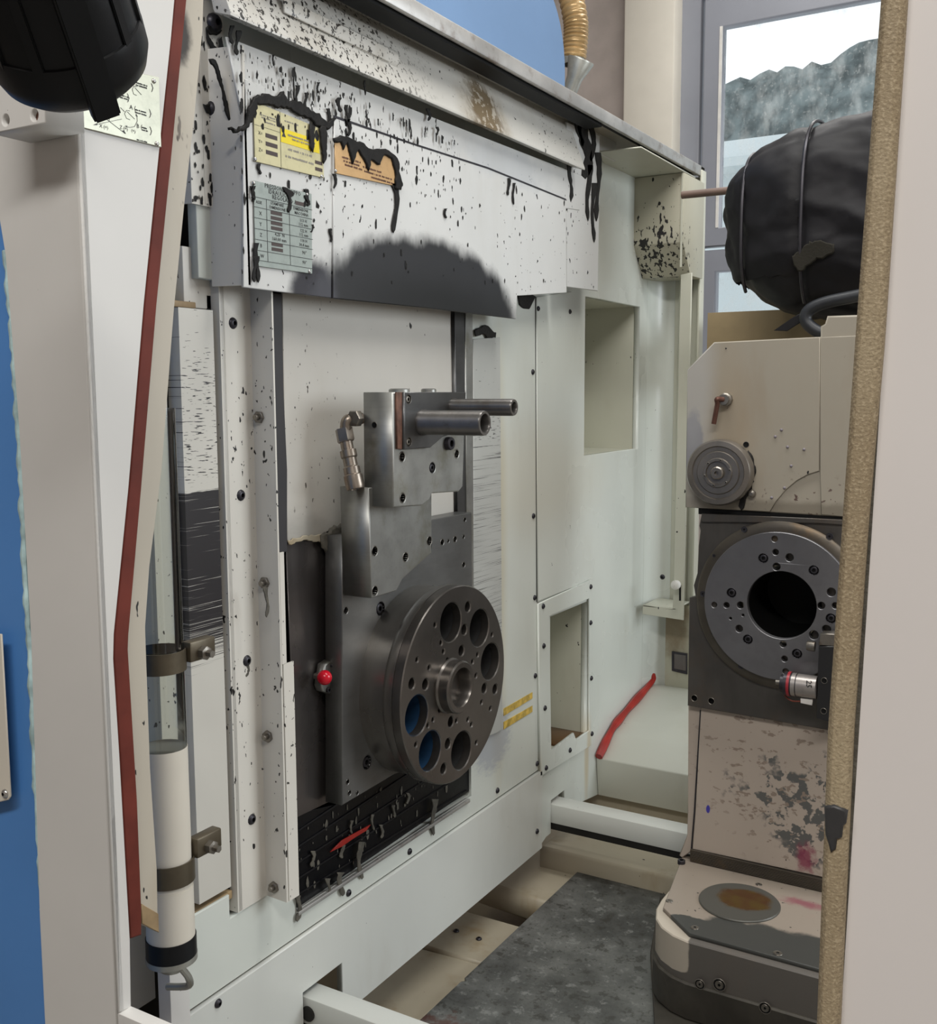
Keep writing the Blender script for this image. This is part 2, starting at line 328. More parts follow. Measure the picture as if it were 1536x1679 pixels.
m_ink = plain('black_ink', (.03, .03, .028), .5)
m_inkred = plain('pale_print', (.32, .30, .26), .6)
m_box = plain('dark_value_box', (.06, .04, .035), .5)
m_floor = plain('concrete_floor', (.25, .24, .22), .6, 0, 30, .2)
m_ceil = plain('ceiling_panel', (.55, .55, .53), .8)
def rubber_tan():
    g = G('tan_foam_seal'); n = g.noise(620, g.vec(1, 1, 1.3), 2, .5); n1 = g.noise(9, det=4)
    col = g.mix(g.ss(n1, .35, .7), (.30, .235, .145), (.38, .31, .20)); col = g.mix(g.M('MULTIPLY', g.ss(n, .52, .66), .55), col, (.52, .43, .29))
    col = g.mix(g.M('MULTIPLY', g.ss(n, .42, .34), .35), col, (.12, .085, .05)); g.bump(n, .4, .001); return g.out(col, .65)
m_tan = rubber_tan()
def stripes(name, base, zdark, amount, lo, hi, split, dark=.19):
    """way cover: fine horizontal scratches; short dashes above split, long lines and solid wear below"""
    g = G(name); ln = g.noise(1.0, g.vec(3, 55, 520), 2, .5, .1); lg = g.noise(1.0, g.vec(3, 4, 640), 3, .65, .1); lg2 = g.noise(1.0, g.vec(3, 3, 170), 2, .5)
    up = g.ss(g.z, split - .01, split + .03)
    wgt = g.M('MULTIPLY', g.ss(g.z, lo - .05, lo + .05), g.ss(g.z, hi + .05, hi - .05))
    dk = g.M('MULTIPLY', g.ss(g.z, zdark[0] - .16, zdark[0] + .12), g.ss(g.z, zdark[1] + .004, zdark[1] - .002))
    v = g.M('ADD', g.M('MULTIPLY', ln, up), g.M('MULTIPLY', g.M('ADD', g.M('MULTIPLY', lg, .72), g.M('MULTIPLY', lg2, .28)), g.M('SUBTRACT', 1, up)))
    thr = g.M('SUBTRACT', .70, g.M('ADD', g.M('MULTIPLY', wgt, amount), g.M('MULTIPLY', dk, dark)))
    m = g.ss(g.M('SUBTRACT', v, thr), 0, .035)
    return g.out(g.mix(m, g.mix(g.ss(g.noise(4), .3, .7), base, tuple(c * .9 for c in base)), (.022, .020, .022)), .34)
m_stripe = stripes('way_cover_left', (.63, .61, .55), (1.06, 1.272), .115, 1.05, 1.46, 1.272, .21)
m_stripe2 = stripes('way_cover_right', (.47, .48, .455), (0, .01), .145, .90, 1.35, 1.30, 0)
def glass_mat():
    g = G('dusty_window_glass'); g.b.inputs['Transmission Weight'].default_value = 1; g.b.inputs['IOR'].default_value = 1.45
    t = g.t; tr = t.nodes.new('ShaderNodeBsdfTransparent'); mx = t.nodes.new('ShaderNodeMixShader'); gl = t.nodes.new('ShaderNodeBsdfDiffuse')
    gl.inputs[0].default_value = (.8, .85, .85, 1)
    f = g.M('MULTIPLY', g.ss(g.noise(16, g.vec(1, 1, .5), 5, .7), .42, .72), .20)
    f = g.M('ADD', f, g.M('MULTIPLY', g.ss(g.noise(70, det=2), .62, .7), .15))
    t.links.new(f, mx.inputs[0]); t.links.new(tr.outputs[0], mx.inputs[1]); t.links.new(gl.outputs[0], mx.inputs[2])
    t.links.new(mx.outputs[0], t.nodes['Material Output'].inputs[0]); return g.m
m_glass = glass_mat()
def tube_glass():
    g = G('clear_plastic_tube'); t = g.t; tr = t.nodes.new('ShaderNodeBsdfTransparent'); tr.inputs[0].default_value = (.86, .88, .84, 1)
    gl = t.nodes.new('ShaderNodeBsdfGlossy'); gl.inputs['Roughness'].default_value = .08; fr = t.nodes.new('ShaderNodeFresnel'); fr.inputs[0].default_value = 1.5
    mx = t.nodes.new('ShaderNodeMixShader'); t.links.new(g.M('ADD', fr.outputs[0], .05), mx.inputs[0]); t.links.new(tr.outputs[0], mx.inputs[1]); t.links.new(gl.outputs[0], mx.inputs[2])
    t.links.new(mx.outputs[0], t.nodes['Material Output'].inputs[0]); return g.m
m_clear = tube_glass()

# ------------------------------------------------------------------ shared small parts
def hexring(r, h, k=6): return [(r * math.cos(2 * math.pi * i / k), r * math.sin(2 * math.pi * i / k), h) for i in range(k)]
def screw_mesh(kind):
    n = 12
    if kind == 'button': prof = [(1, 0), (.98, .18), (.82, .45), (.55, .62), (.36, .66), (.34, .30), (0, .28)]
    elif kind == 'cap': prof = [(1, -.2), (1, .75), (.92, .85), (.52, .85), (.50, .35), (0, .33)]
    elif kind == 'sunk': prof = [(1.42, .005), (1.36, .04), (1.28, -.02), (1.26, -.9), (.98, -.92), (.98, -.15), (.9, -.1), (.5, -.1), (.48, -.6), (0, -.62)]
    elif kind == 'dimple': prof = [(1.14, .005), (1.06, .06), (.97, .03), (0, .03)]
    elif kind == 'flat': prof = [(1.15, .0), (1.1, .08), (.95, .02), (.93, .12), (.40, .12), (.38, -.1), (0, -.12)]
    elif kind == 'rivet': prof = [(1, 0), (.95, .3), (.7, .6), (.35, .75), (0, .8)]
    elif kind == 'hole': prof = [(1.14, .005), (1.06, .05), (.97, .0), (.95, -1.4), (0, -1.42)]
    if kind == 'nut':
        prof = [(1.25, 0), (1.25, .14), (.98, .16), (1.0, .18), (1.0, .75), (.85, .85), (.5, .85), (.5, 1.45), (.42, 1.55), (0, 1.55)]
        me = lathe_mesh(prof, 12)
        for v in me.vertices:
            rr = math.hypot(v.co.x, v.co.y)
            if .95 < rr < 1.02 and .17 < v.co.z < .8:
                a = math.atan2(v.co.y, v.co.x); k = math.cos(((a + math.pi / 6) % (math.pi / 3)) - math.pi / 6); v.co.x *= .9 / k; v.co.y *= .9 / k
        me.name = 'nut'; return me
    me = lathe_mesh(prof, 12); me.name = kind
    return me
SM = {}
def screw(parent, px, py, ax, val, r, kind='button', mat=None, name='screw', pos=None):
    mat = mat or m_screw; key = (kind, mat.name)
    if key not in SM:
        me = screw_mesh(kind); me.materials.append(mat); me.materials.append(m_black); smooth_mesh(me); SM[key] = me
        for f in me.polygons:
            rmax = max(math.hypot(me.vertices[i].co.x, me.vertices[i].co.y) for i in f.vertices); zmin = min(me.vertices[i].co.z for i in f.vertices)
            if (kind == 'hole' and zmin < -1.3) or (kind == 'sunk' and (rmax > .99 and zmin < -.5 or rmax < .51)) or (kind in ('button', 'cap', 'flat') and rmax < .56 and zmin < .5 and rmax > .3 and (kind != 'button' or zmin < .32)) or (kind == 'dimple' and rmax < 1.0): f.material_index = 1
    o = bpy.data.objects.new(name, SM[key]); C.objects.link(o)
    p = Vector(pos) if pos is not None else Vector(at(px, py, ax, val))
    face = {'X': 'X', 'Y': '-Y', 'Z': 'Z'}[ax]
    o.parent = parent; o.matrix_parent_inverse = Matrix.Translation(-root_loc(parent))
    o.matrix_basis = Matrix.Translation(p) @ ROT[face] @ Matrix.Rotation(random.uniform(0, 1), 4, 'Z') @ Matrix.Scale(r, 4)
    return o
def cuts(lst, ax, val, s_=1.0):
    """hole outlines (reversed circles) for pixel positions (px, py, r, kind)"""
    return [circ(P(ax, val, [(a, b)])[0], r * (1.27 if k == 'sunk' else .97), 14)[::-1] for a, b, r, k in lst]
def text(name, body, ax, val, u, v, size, mat, parent, align='LEFT', sx=1.0, rot=0, bold=0):
    cu = bpy.data.curves.new('t', 'FONT'); cu.body = body; cu.size = size; cu.align_x = align; cu.resolution_u = 1; cu.offset = bold
    ob = bpy.data.objects.new('t', cu); me = bpy.data.meshes.new_from_object(ob); bpy.data.objects.remove(ob); bpy.data.curves.remove(cu)
    off = {'X': (val, u, v), 'Y': (u, val, v), 'Z': (u, v, val)}[ax]
    me.transform(Matrix.Translation(off) @ AXM[ax] @ Matrix.Rotation(rot, 4, 'Z') @ Matrix.Diagonal((sx, 1, 1, 1))); me.materials.clear()
    return link(name, me, mat, parent, smooth=False)
def strips(name, rects, ax, val, mat, parent, th=.0003):
    """thin printed bars joined into one part"""
    bm = bmesh.new()
    for a0, b0, a1, b1 in rects:
        if ax == 'X': box_bm(bm, (val, a0, b0), (val + th, a1, b1))
        elif ax == 'Y': box_bm(bm, (a0, val - th, b0), (a1, val, b1))
        else: box_bm(bm, (a0, b0, val), (a1, b1, val + th))
    me = bpy.data.meshes.new(name); bm.to_mesh(me); bm.free(); return link(name, me, mat, parent, smooth=False)
def grease(name, top, bot, ax, val, mat, parent, seed=0, th=.003, jag=2.5):
    """lump of grease: outline between a top and a bottom polyline (pixels), roughened"""
    rnd = random.Random(seed); out = []
    for line in (top, bot[::-1]):
        for (x0, y0), (x1, y1) in zip(line, line[1:]):
            n = max(1, int(math.hypot(x1 - x0, y1 - y0) / 4))
            for i in range(n):
                t = i / n; out.append((x0 + (x1 - x0) * t + rnd.uniform(-jag, jag) * .6, y0 + (y1 - y0) * t + rnd.uniform(-jag, jag)))
        out.append(line[-1])
    return slab(name, P(ax, val, out), ax, val + (th if ax != 'Y' else -th), th, mat, parent, bevel=th * .4)
def drip(name, x, y, w_, h_, ax, val, mat, parent, seed):
    rnd = random.Random(seed); k = 9; L_, R_ = [], []
    for i in range(k + 1):
        t = i / k; ww = w_ * (1 - .62 * t ** .6 + (.35 * math.exp(-((t - .86) / .09) ** 2))) * rnd.uniform(.75, 1.2); dx = w_ * .5 * math.sin(t * 5 + seed) + rnd.uniform(-.3, .3)
        L_.append((x - ww + dx, y + h_ * t * .97)); R_.append((x + ww + dx, y + h_ * t * .97))
    return slab(name, P(ax, val, L_ + [(x + dx, y + h_ * 1.03)] + R_[::-1]), ax, val + (.0022 if ax != 'Y' else -.0022), .0022, mat, parent, bevel=.0008)
def blobs(name, n, region, ax, val, mat, parent, seed=1, s=(.0012, .006), stretch=2.2):
    """splashes: many small flattened drops joined (too small to pick apart)"""
    rnd = random.Random(seed); bm = bmesh.new(); ang = {'X': AXM['X'], 'Y': AXM['Y'], 'Z': AXM['Z']}[ax]
    for _ in range(n):
        px, py = region(rnd); p = Vector(at(px, py, ax, val)); r = s[0] + (s[1] - s[0]) * rnd.random() ** 3; st = 1 + rnd.random() * (stretch - 1); k = 8
        top = bm.verts.new(p + ang.to_3x3() @ Vector((0, 0, min(r * .35, .0015)))); ring = []
        for i in range(k):
            a = 2 * math.pi * i / k; q = r * rnd.uniform(.55, 1.2); ring.append(bm.verts.new(p + ang.to_3x3() @ Vector((q * math.cos(a), q * st * math.sin(a) - (r * st * .4 if math.sin(a) < -.5 else 0), 0.0002))))
        for i in range(k): bm.faces.new((top, ring[i], ring[(i + 1) % k]))
    me = bpy.data.meshes.new(name); bm.to_mesh(me); bm.free(); o = link(name, me, mat, parent); o['kind'] = 'stuff'; return o
def inreg(x0, y0, x1, y1, slope=0.0):
    return lambda r: (lambda x: (x, r.uniform(y0, y1) + (x - x0) * slope))(r.uniform(x0, x1))

# ================================================================== THE SETTING
def structure(o): o['kind'] = 'structure'; return o
structure(box('floor', (-3.2, -2.4, -.02), (3.6, 4.7, 0), m_floor, bevel=0))
structure(box('ceiling', (-3.2, -2.4, 3.9), (3.6, 4.7, 4.0), m_ceil, bevel=0))
structure(box('wall_left', (-3.2, -2.4, 0), (-3.1, 4.7, 3.9), m_concrete, bevel=0))
structure(box('wall_right', (3.5, -2.4, 0), (3.6, 4.7, 3.9), m_concrete, bevel=0))
structure(box('wall_front', (-3.2, -2.5, 0), (3.6, -2.4, 3.9), m_concrete, bevel=0))
WY = 4.5
g_ = [at(1190, 48, 'Y', WY), at(1187, 375, 'Y', WY)]
gx0, gz1, gz0 = g_[0][0], g_[0][2], g_[1][2]
wl = at(1108, 300, 'Y', WY)[0]
bk = structure(slab('wall_back', [rect(-3.1, 0, 3.5, 3.9), rect(wl, .9, 1.35, gz1 + .30)[::-1]], 'Y', WY, .2, m_concrete))
pl = P('Y', WY - .12, [(1023, 0), (1107, 0)]); 
structure(box('trim_1', (pl[0][0], WY - .12, 0), (pl[1][0], WY - .001, 3.9), m_pillar, bevel=.01))
win = thing('window_1', None, None, (wl, WY, 0)); win['kind'] = 'structure'
fx1 = 1.3
sx0 = at(1155, 300, 'Y', WY)[0]
Zm = at(1187, 405, 'Y', WY)[2]; Zl = at(1180, 447, 'Y', WY)[2]
slab('window_frame', [rect(wl, .9, 1.35, gz1 + .30), rect(sx0 - .02, 1.0, fx1, gz1 + .13)[::-1]], 'Y', WY - .03, .12, m_frame, win, .004)
slab('sash_upper', [rect(sx0, Zm, fx1, gz1 + .12), rect(gx0, gz0, fx1 - .08, gz1)[::-1]], 'Y', WY - .045, .06, m_frame, win, .004)
slab('sash_lower', [rect(sx0, 1.0, fx1, Zm - .015), rect(at(1177, 470, 'Y', WY)[0], 1.1, fx1 - .08, Zl)[::-1]], 'Y', WY - .045, .06, m_frame, win, .004)
slab('glass_pane', rect(gx0 - .02, gz0 - .02, fx1 - .07, gz1 + .02), 'Y', WY - .012, .006, m_glass, win, 0)
slab('glass_pane', rect(gx0 - .03, 1.08, fx1 - .07, Zl + .02), 'Y', WY - .012, .006, m_glass, win, 0)
box('sash_seal', (gx0 - .012, WY - .047, gz0), (gx0, WY - .04, gz1), m_white, win, 0)

# outside: pale neighbouring roof and a wooded slope seen through the dusty glass
a0, a1 = at(1190, 222, 'Y', 12), at(1430, 185, 'Y', 12)
nb = thing('neighbouring_hall', 'pale long hall outside beyond the window glass', 'building', (-1, 12, 0))
m_pale = plain('pale_cladding', (.50, .56, .57), .6, 0, 3, .1, .04, .6)
prism('wall', [(-9, 0), (6, 0), (6, a1[2] - .35), (-9, a1[2] - .35)], 'Y', 12.3, 16, m_pale, nb)
prism('roof', [(11.9, a1[2] - .40), (11.9, a1[2] - .30), (12.5, a1[2] + .02), (16, a1[2] + .05), (16, a1[2] - .40)], 'X', -9, 6, m_pale, nb)
def hill():
    bm = bmesh.new(); nx, nz = 130, 14; g = []
    qa, qb = at(1190, 140, 'Y', 29), at(1430, 72, 'Y', 29); top = lambda x: qa[2] + (qb[2] - qa[2]) * (x - qa[0]) / (qb[0] - qa[0]) + .30 * mnoise.noise(Vector((x * .8, 3, 0))) + .2 * mnoise.noise(Vector((x * 3.1, 7, 0)))
    for i in range(nx + 1):
        x = -20 + 30 * i / nx; col = []
        for j in range(nz + 1):
            t = j / nz; z = t * top(x); y = 24 + 5 * t + .6 * mnoise.noise(Vector((x * 1.1, t * 8, 1))); col.append(bm.verts.new((x, y, z)))
        g.append(col)
    for i in range(nx):
        for j in range(nz): bm.faces.new((g[i][j], g[i + 1][j], g[i + 1][j + 1], g[i][j + 1]))
    for i in range(nx):
        bm.faces.new((g[i][nz], g[i + 1][nz], bm.verts.new((g[i + 1][nz].co.x, 36, 0)), bm.verts.new((g[i][nz].co.x, 36, 0))))
    me = bpy.data.meshes.new('hill'); bm.to_mesh(me); bm.free(); return me
m_hill = plain('hazy_trees', (.13, .155, .155), .9, 0, 2, .8, .45, 2.2)
tag(link('wooded_hillside', hill(), m_hill), 'hazy dark wooded slope far outside behind the pale hall', 'hill', kind='stuff')

# ================================================================== MACHINE WALL
wall = thing('machine_wall', 'tall pale green-white machine wall panel with a square recess at its far end', 'machine panel', (0, 1.8, .39))
RC = P('X', 0, [(960, 490), (1050, 500), (1045, 735), (957, 748)])
ry0, ry1, rz0, rz1 = 2.21, 2.548, 1.254, 1.618
ACC = P('X', 0, [(897, 1010), (962, 981), (963, 1197), (941, 1212), (937, 1201), (900, 1229)])
acy0, acy1, acz0, acz1 = 2.037, 2.237, .575, .905
cav = [(1.16, .612), (1.69, .612), (1.69, 1.62), (1.075, 1.62), (1.075, .70), (1.16, .70)]
outer = [(.90, .571), (1.989, .571), (1.989, .39), (2.02, .40), (2.045, .40), (2.045, .478), (2.115, .478), (2.115, .43), (2.31, .40), (2.60, .30), (2.60, 1.95), (1.0, 1.95), (1.0, 1.55), (1.066, 1.55), (1.066, .665), (1.02, .665), (1.02, .70), (.93, .70), (.90, .70)]
slab('panel', [outer, cav[::-1], rect(ry0, rz0, ry1, rz1)[::-1], rect(acy0, acz0, acy1, acz1)[::-1]], 'X', 0, .016, m_wall, wall, .001)
# rounded inner corner and back return
arc = [(0.0, 2.60)] + [(.05 - .05 * math.cos(a), 2.60 + .07 * math.sin(a)) for a in np.linspace(0, math.pi / 2, 10)][1:]
prism('corner', arc + [(.05, 2.69), (-.016, 2.69), (-.016, 2.60)], 'Z', .50, 1.95, m_wall, wall)
# recess pocket
def pocket(name, y0, y1, z0, z1, d, mat):
    bm = bmesh.new(); t = .004
    box_bm(bm, (-d - t, y0 - t, z0 - t), (-d, y1 + t, z1 + t)); box_bm(bm, (-d, y0 - t, z0 - t), (-.0165, y0 - .0003, z1 + t)); box_bm(bm, (-d, y1 + .0003, z0 - t), (-.0165, y1 + t, z1 + t))
    box_bm(bm, (-d, y0, z0 - t), (-.0165, y1, z0 - .0003)); box_bm(bm, (-d, y0, z1 + .0003), (-.0165, y1, z1 + t))
    me = bpy.data.meshes.new(name); bm.to_mesh(me); bm.free(); return link(name, me, mat, wall)
pocket('recess_pocket', ry0, ry1, rz0, rz1, .16, m_back)
pocket('access_pocket', acy0, acy1, acz0, acz1, .11, m_back)
box('pocket_floor', (-.10, acy0 + .09, acz0), (-.002, acy1, acz0 + .006), m_gunk, wall, .001)
# seamed cover sheet and screws
cov = thing('seamed_cover_sheet', 'tall narrow flush cover sheet with a dark seam, right of the wheel', 'cover', (.004, 2.0, .86))
slab('sheet', P('X', .004, [(880, 487), (937, 478), (937, 964), (882, 986)]), 'X', .004, .004, m_wall, cov, .0008)
slab('seam', P('X', .0015, [(878, 487), (880.5, 487), (882.5, 986), (880, 987)]), 'X', .0015, .001, m_screw, cov, 0)
for px, py in [(882, 506), (934, 511)]: screw(cov, px, py, 'X', .004, .0055)
for px, py in [(873, 610), (874, 846), (876, 980), (877, 1108), (880, 1252), (880, 1272), (880, 1363)]: screw(wall, px, py, 'X', .004 if py > 1300 else 0, .006)
grease('grease_lump', [(848, 484), (862, 482), (877, 486)], [(850, 500), (862, 508), (872, 500)], 'X', 0, m_grease, wall, 4)
# access frame
acc = thing('access_frame', 'pale screwed frame around a rectangular access hole low on the wall', 'cover', (.006, 2.1, .57))
slab('frame', [P('X', .006, [(883, 990), (970, 950), (970, 1222), (936, 1243), (886, 1273)]), ACC[::-1]], 'X', .006, .006, m_wall, acc, .001)
slab('seam', P('X', .0012, [(881, 988), (883.5, 988), (887, 1276), (884, 1276)]), 'X', .0012, .001, m_rod, acc, 0)
for px, py in [(890, 994), (891, 1059), (893, 1161), (895, 1259), (934, 1230), (970, 1203), (969, 1112), (968, 1021), (968, 962)]: screw(acc, px, py, 'X', .006, .0062)

# back return panel with bright edge, lower rusty panel
back = thing('back_panel', 'cream end panel closing the machine behind the slotted bracket', 'machine panel', (.08, 2.67, .66))
box('panel', (.05, 2.67, .62), (.118, 2.682, 1.95), m_back, back, .001)
box('edge_flange', (.116, 2.655, .80), (.121, 2.69, 1.965), m_back, back, .001)
prism('stiffener', [(.062, 2.665), (.068, 2.655), (.092, 2.655), (.098, 2.665)], 'Z', .83, 1.72, m_back, back)
low = thing('rusty_lower_panel', 'rust-stained cream panel with a square socket, below the bracket foot', 'machine panel', (.1, 2.66, .60))
box('panel', (.045, 2.655, .60), (.36, 2.668, .83), m_rust, low, .001)
slab('socket_frame', [P('Y', 2.65, [(1101, 1068), (1126, 1072), (1126, 1106), (1101, 1100)]), P('Y', 2.65, [(1104, 1072), (1124, 1075), (1124, 1101), (1104, 1097)])[::-1]], 'Y', 2.65, .005, m_screw, low, .0005)
slab('socket_pane', P('Y', 2.653, [(1103, 1071), (1125, 1074), (1125, 1103), (1103, 1099)]), 'Y', 2.653, .002, m_sheet, low, 0)

# slotted bracket on the back
br = thing('slotted_bracket', 'long narrow cream L bracket with a white knob on its foot', 'bracket', (.1, 2.55, .80))
slab('plate', P('Y', 2.55, [(1116, 450), (1134, 447), (1120, 1017), (1053, 1007), (1054, 991), (1102, 1000), (1104, 975)]), 'Y', 2.55, .006, m_back, br, .001)
p0 = at(1054, 992, 'Y', 2.55); box('foot_ledge', (p0[0], 2.55, p0[2] - .004), (p0[0] + .09, 2.66, p0[2]), m_back, br, .001)
slab('slot', P('Y', 2.548, [(1113, 960), (1116, 960), (1116, 985), (1113, 985)]), 'Y', 2.5485, .001, m_black, br, 0)
p = at(1112, 957, 'Y', 2.548)
lathe('knob', [(.004, 0), (.004, .012), (.0115, .013), (.0125, .02), (.011, .028), (.005, .031), (0, .031)], p, '-Y', m_white, br, 20)
screw(br, 1086, 946, 'Y', 2.55, .007, 'button')

# chute box top right under the lid
ch = thing('chute_box', 'cream folded box flecked with black, under the lid end', 'chute', (.1, 2.5, 1.68))
z1, z0 = 1.93, 1.765
prism('body', [(2.5, z1), (2.5, z0), (2.56, z0 - .075), (2.655, z0 - .075), (2.655, z1)], 'X', -.034, .128, paint('chute_lacquer', (.46, .44, .345), 1.35, .75, .2, rough=.4, vert=1.8), ch, .0012)
slab('soffit', P('Z', z1 + .004, [(975, 248), (1051, 240), (1140, 290), (1020, 300)]), 'Z', z1 + .004, .003, m_back, ch, .0005)
box('side_flange', (.122, 2.497, z0 - .06), (.126, 2.50, z1), m_back, ch, 0)

# red sealant and sloping casting
bx = thing('sloped_step_casting', 'pale green-white sloped step beside the red sealant bead', 'machine casting', (.3, 2.45, .40))
s0, s1 = at(980, 1245, 'X', 0), at(1068, 1105, 'X', 0)
pts = [at(*q, 'X', .004) for q in [(979, 1243), (1000, 1200), (1016, 1178), (1040, 1150), (1064, 1122), (1067, 1106)]]
prism('casting', [(s0[1], .40)] + [(p[1], p[2]) for p in pts[:5]] + [(2.66, float(pts[4][2])), (2.66, .40)], 'X', .001, .62, paint('step_lacquer', (.60, .61, .54), .2, .7, .15, rough=.32), bx, .003)
pts2 = curve_pts([(p[0] + .006, p[1] - .004, p[2] + .006) for p in pts], 6)
tag(tube('red_sealant_bead', pts2, .008, m_red, None, 8, lambda t: .0095 + .0015 * math.sin(t * 23)), 'shiny red sealant bead running up the corner of the sloped step', 'sealant')

# yellow tape strips
for k, (a, b) in enumerate([((826, 1166), (873, 1138)), ((826, 1188), (873, 1160))]):
    t = slab('tape_strip', P('X', .0012, [(a[0], a[1] - 4), (b[0], b[1] - 3), (b[0], b[1] + 7), (a[0], a[1] + 8)]), 'X', .0012, .0012, m_yellowtape, None, .0002)
    tag(t, ('upper' if k == 0 else 'lower') + ' of the two short yellow tape strips right of the wheel', 'tape', 'yellow tape strips right of the wheel')
# smeared greyish rubbing marks come from the wall material

# apron
ap = thing('apron_panel', 'long low pale apron panel below the seam, notched around the cross rails', 'machine panel', (.004, 1.4, .386))
slab('panel', [(.986, .30), (1.166, .30), (1.166, .478), (1.263, .478), (1.263, .386), (1.989, .388), (1.989, .569), (.90, .569), (.90, .477), (.986, .477)], 'X', .006, .012, m_apron, ap, .0015)
slab('side_piece', [(.90, .28), (.984, .28), (.984, .474), (.90, .474)], 'X', .005, .010, m_apron, ap, .001)
for px, py in [(815, 1296), (671, 1396), (571, 1464)]: screw(wall, px, py, 'X', 0, .0062)
screw(ap, 357, 1645, 'X', .006, .0065)
screw(ap, 880, 1363, 'X', .006, .0062)

# black sheets painting the inner darkness behind the openings
inner = thing('inner_dark_backing', 'black backing painting the dark interior behind the slide opening', 'machine casting', (-.1, 1.3, .4))
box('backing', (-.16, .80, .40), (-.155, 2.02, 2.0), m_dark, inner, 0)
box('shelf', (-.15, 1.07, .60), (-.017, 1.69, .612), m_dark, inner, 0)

# black sludge tray under the slide
tray = thing('sludge_apron', 'black oily wiper apron hanging below the slide, scratched with red', 'wiper', (.0, 1.4, .61))
slab('apron_sheet', P('X', -.006, [(486, 1335), (566, 1315), (660, 1262), (775, 1190), (775, 1293), (487, 1489)]), 'X', -.006, .004, plain('oily_black_sheet', (.004, .004, .005), .3, 0, 60, .3, spec=.3), tray, .0005)
for k in range(5):
    a = 1362 + k * 26
    pq = [at(488, a, 'X', -.0055), at(764, a - 186 + k * 4, 'X', -.0055)]
    tube('fold', pq, .0022, tray.children[0].data.materials[0] if tray.children else m_dark, tray, 6)
box('lip', (-.006, 1.16, .606), (.006, 1.675, .6125), m_edge, tray, .001)
slab('red_scratch', P('X', -.001, [(541, 1397), (560, 1378), (585, 1364), (607, 1352), (600, 1362), (580, 1374), (560, 1388)]), 'X', .0, .0025, m_red, tray, .0003)
for i, (x, y, h_, w_) in enumerate([(710, 1310, 58, 6), (590, 1380, 60, 7), (558, 1430, 38, 7), (538, 1440, 28, 5), (488, 1468, 42, 7), (512, 1395, 26, 7), (560, 1385, 22, 7), (575, 1345, 22, 4), (610, 1335, 26, 5), (645, 1320, 20, 5), (625, 1352, 22, 6), (668, 1300, 18, 6)]):
    if i in (5, 6, 7, 8, 9, 10, 11): mt, nm = m_grease2, 'sludge_flake'
    else: mt, nm = m_grease2, 'sludge_drip'
    drip(nm, x, y, w_ * (.8 if i < 5 else .55), h_, 'X', .003 if i < 5 else -.003, mt, tray, 20 + i)
blobs('sludge_flecks', 70, lambda r: (lambda t: (490 + 270 * t, 1475 - 190 * t - r.uniform(0, 120 - 60 * t)))(r.random()), 'X', -.005, m_grease2, tray, 5, (.0012, .0045), 3)

# ================================================================== LEFT GUARDS
gu = thing('channel_guard', 'tall cream folded channel guard with two rows of bolts, left of the slide', 'guard', (.02, 1.06, .67))
prism('channel', sheet([(-.02, 1.036), (.0, 1.036), (.0, 1.096), (.043, 1.094)][::-1], .003), 'Z', .668, 1.60, m_cream, gu)
prism('lip_extension', [(.0415, 1.096), (.0435, 1.096), (.0435, 1.118), (.0415, 1.118)], 'Z', .668, 1.02, m_cream, gu)
prism('lip_extension', [(.0415, 1.0935), (.0435, 1.0935), (.0435, 1.103), (.0415, 1.103)], 'Z', 1.0205, 1.18, m_cream, gu)
box('edge_strip', (-.0, 1.0345, .668), (.003, 1.043, 1.70), m_cream, gu, .001)
for px, py in [(380, 530), (393, 812), (403, 1083), (411, 1343)]: screw(gu, px, py, 'X', .001, .0085)
for px, py in [(428, 684), (437, 955), (442, 1206), (452, 1453)]:
    p = at(px, py, 'Y', 1.095); screw(gu, 0, 0, 'Y', 0, .0085, 'nut', m_zinc, 'nut', pos=p)
for px, py, k in [(436, 975, 1), (404, 1100, 2)]:
    drip('grease_drip', px, py - 12, 4, 48 if k == 1 else 22, 'X', .0435 if k == 1 else .0012, m_grease2, gu, 60 + k)

sp = thing('left_way_cover', 'narrow vertical way cover with dense horizontal black scratches', 'way cover', (0, 1.0, .71))
prism('cover', [(-.023, .963), (0, .963), (0, 1.024), (-.004, 1.024), (-.004, .967), (-.023, .967)], 'Z', .711, 1.510, m_stripe, sp)
sp2 = thing('outer_guard_strip', 'slim cream guard strip behind the clear oil tube', 'guard', (-.03, .95, .72))
prism('strip', sheet([(-.05, .925), (-.023, .930), (-.020, .952), (-.034, .956), (-.034, .964)][::-1], .003), 'Z', .70, 1.62, m_cream, sp2)
box('backing_plate', (-.10, .86, .55), (-.09, .96, 1.8), m_cream2, sp2, 0)
box('yellow_packing', (-.05, .93, .690), (-.004, 1.03, .702), m_wood, sp2, .001)
box('dark_gap_strip', (-.02, 1.026, .69), (-.012, 1.034, 1.53), m_black, sp2, 0)  # black strip painting the dark gap between way cover and channel guard
iu = thing('inner_guard_piece', 'short speckled cream guard stub under the black gap, upper left', 'guard', (-.02, 1.0, 1.5))
box('stub', (-.03, .985, 1.512), (-.012, 1.034, 1.59), m_cream, iu, .002)
box('sill', (-.03, .955, 1.511), (-.006, 1.0, 1.519), m_wood, iu, .001)

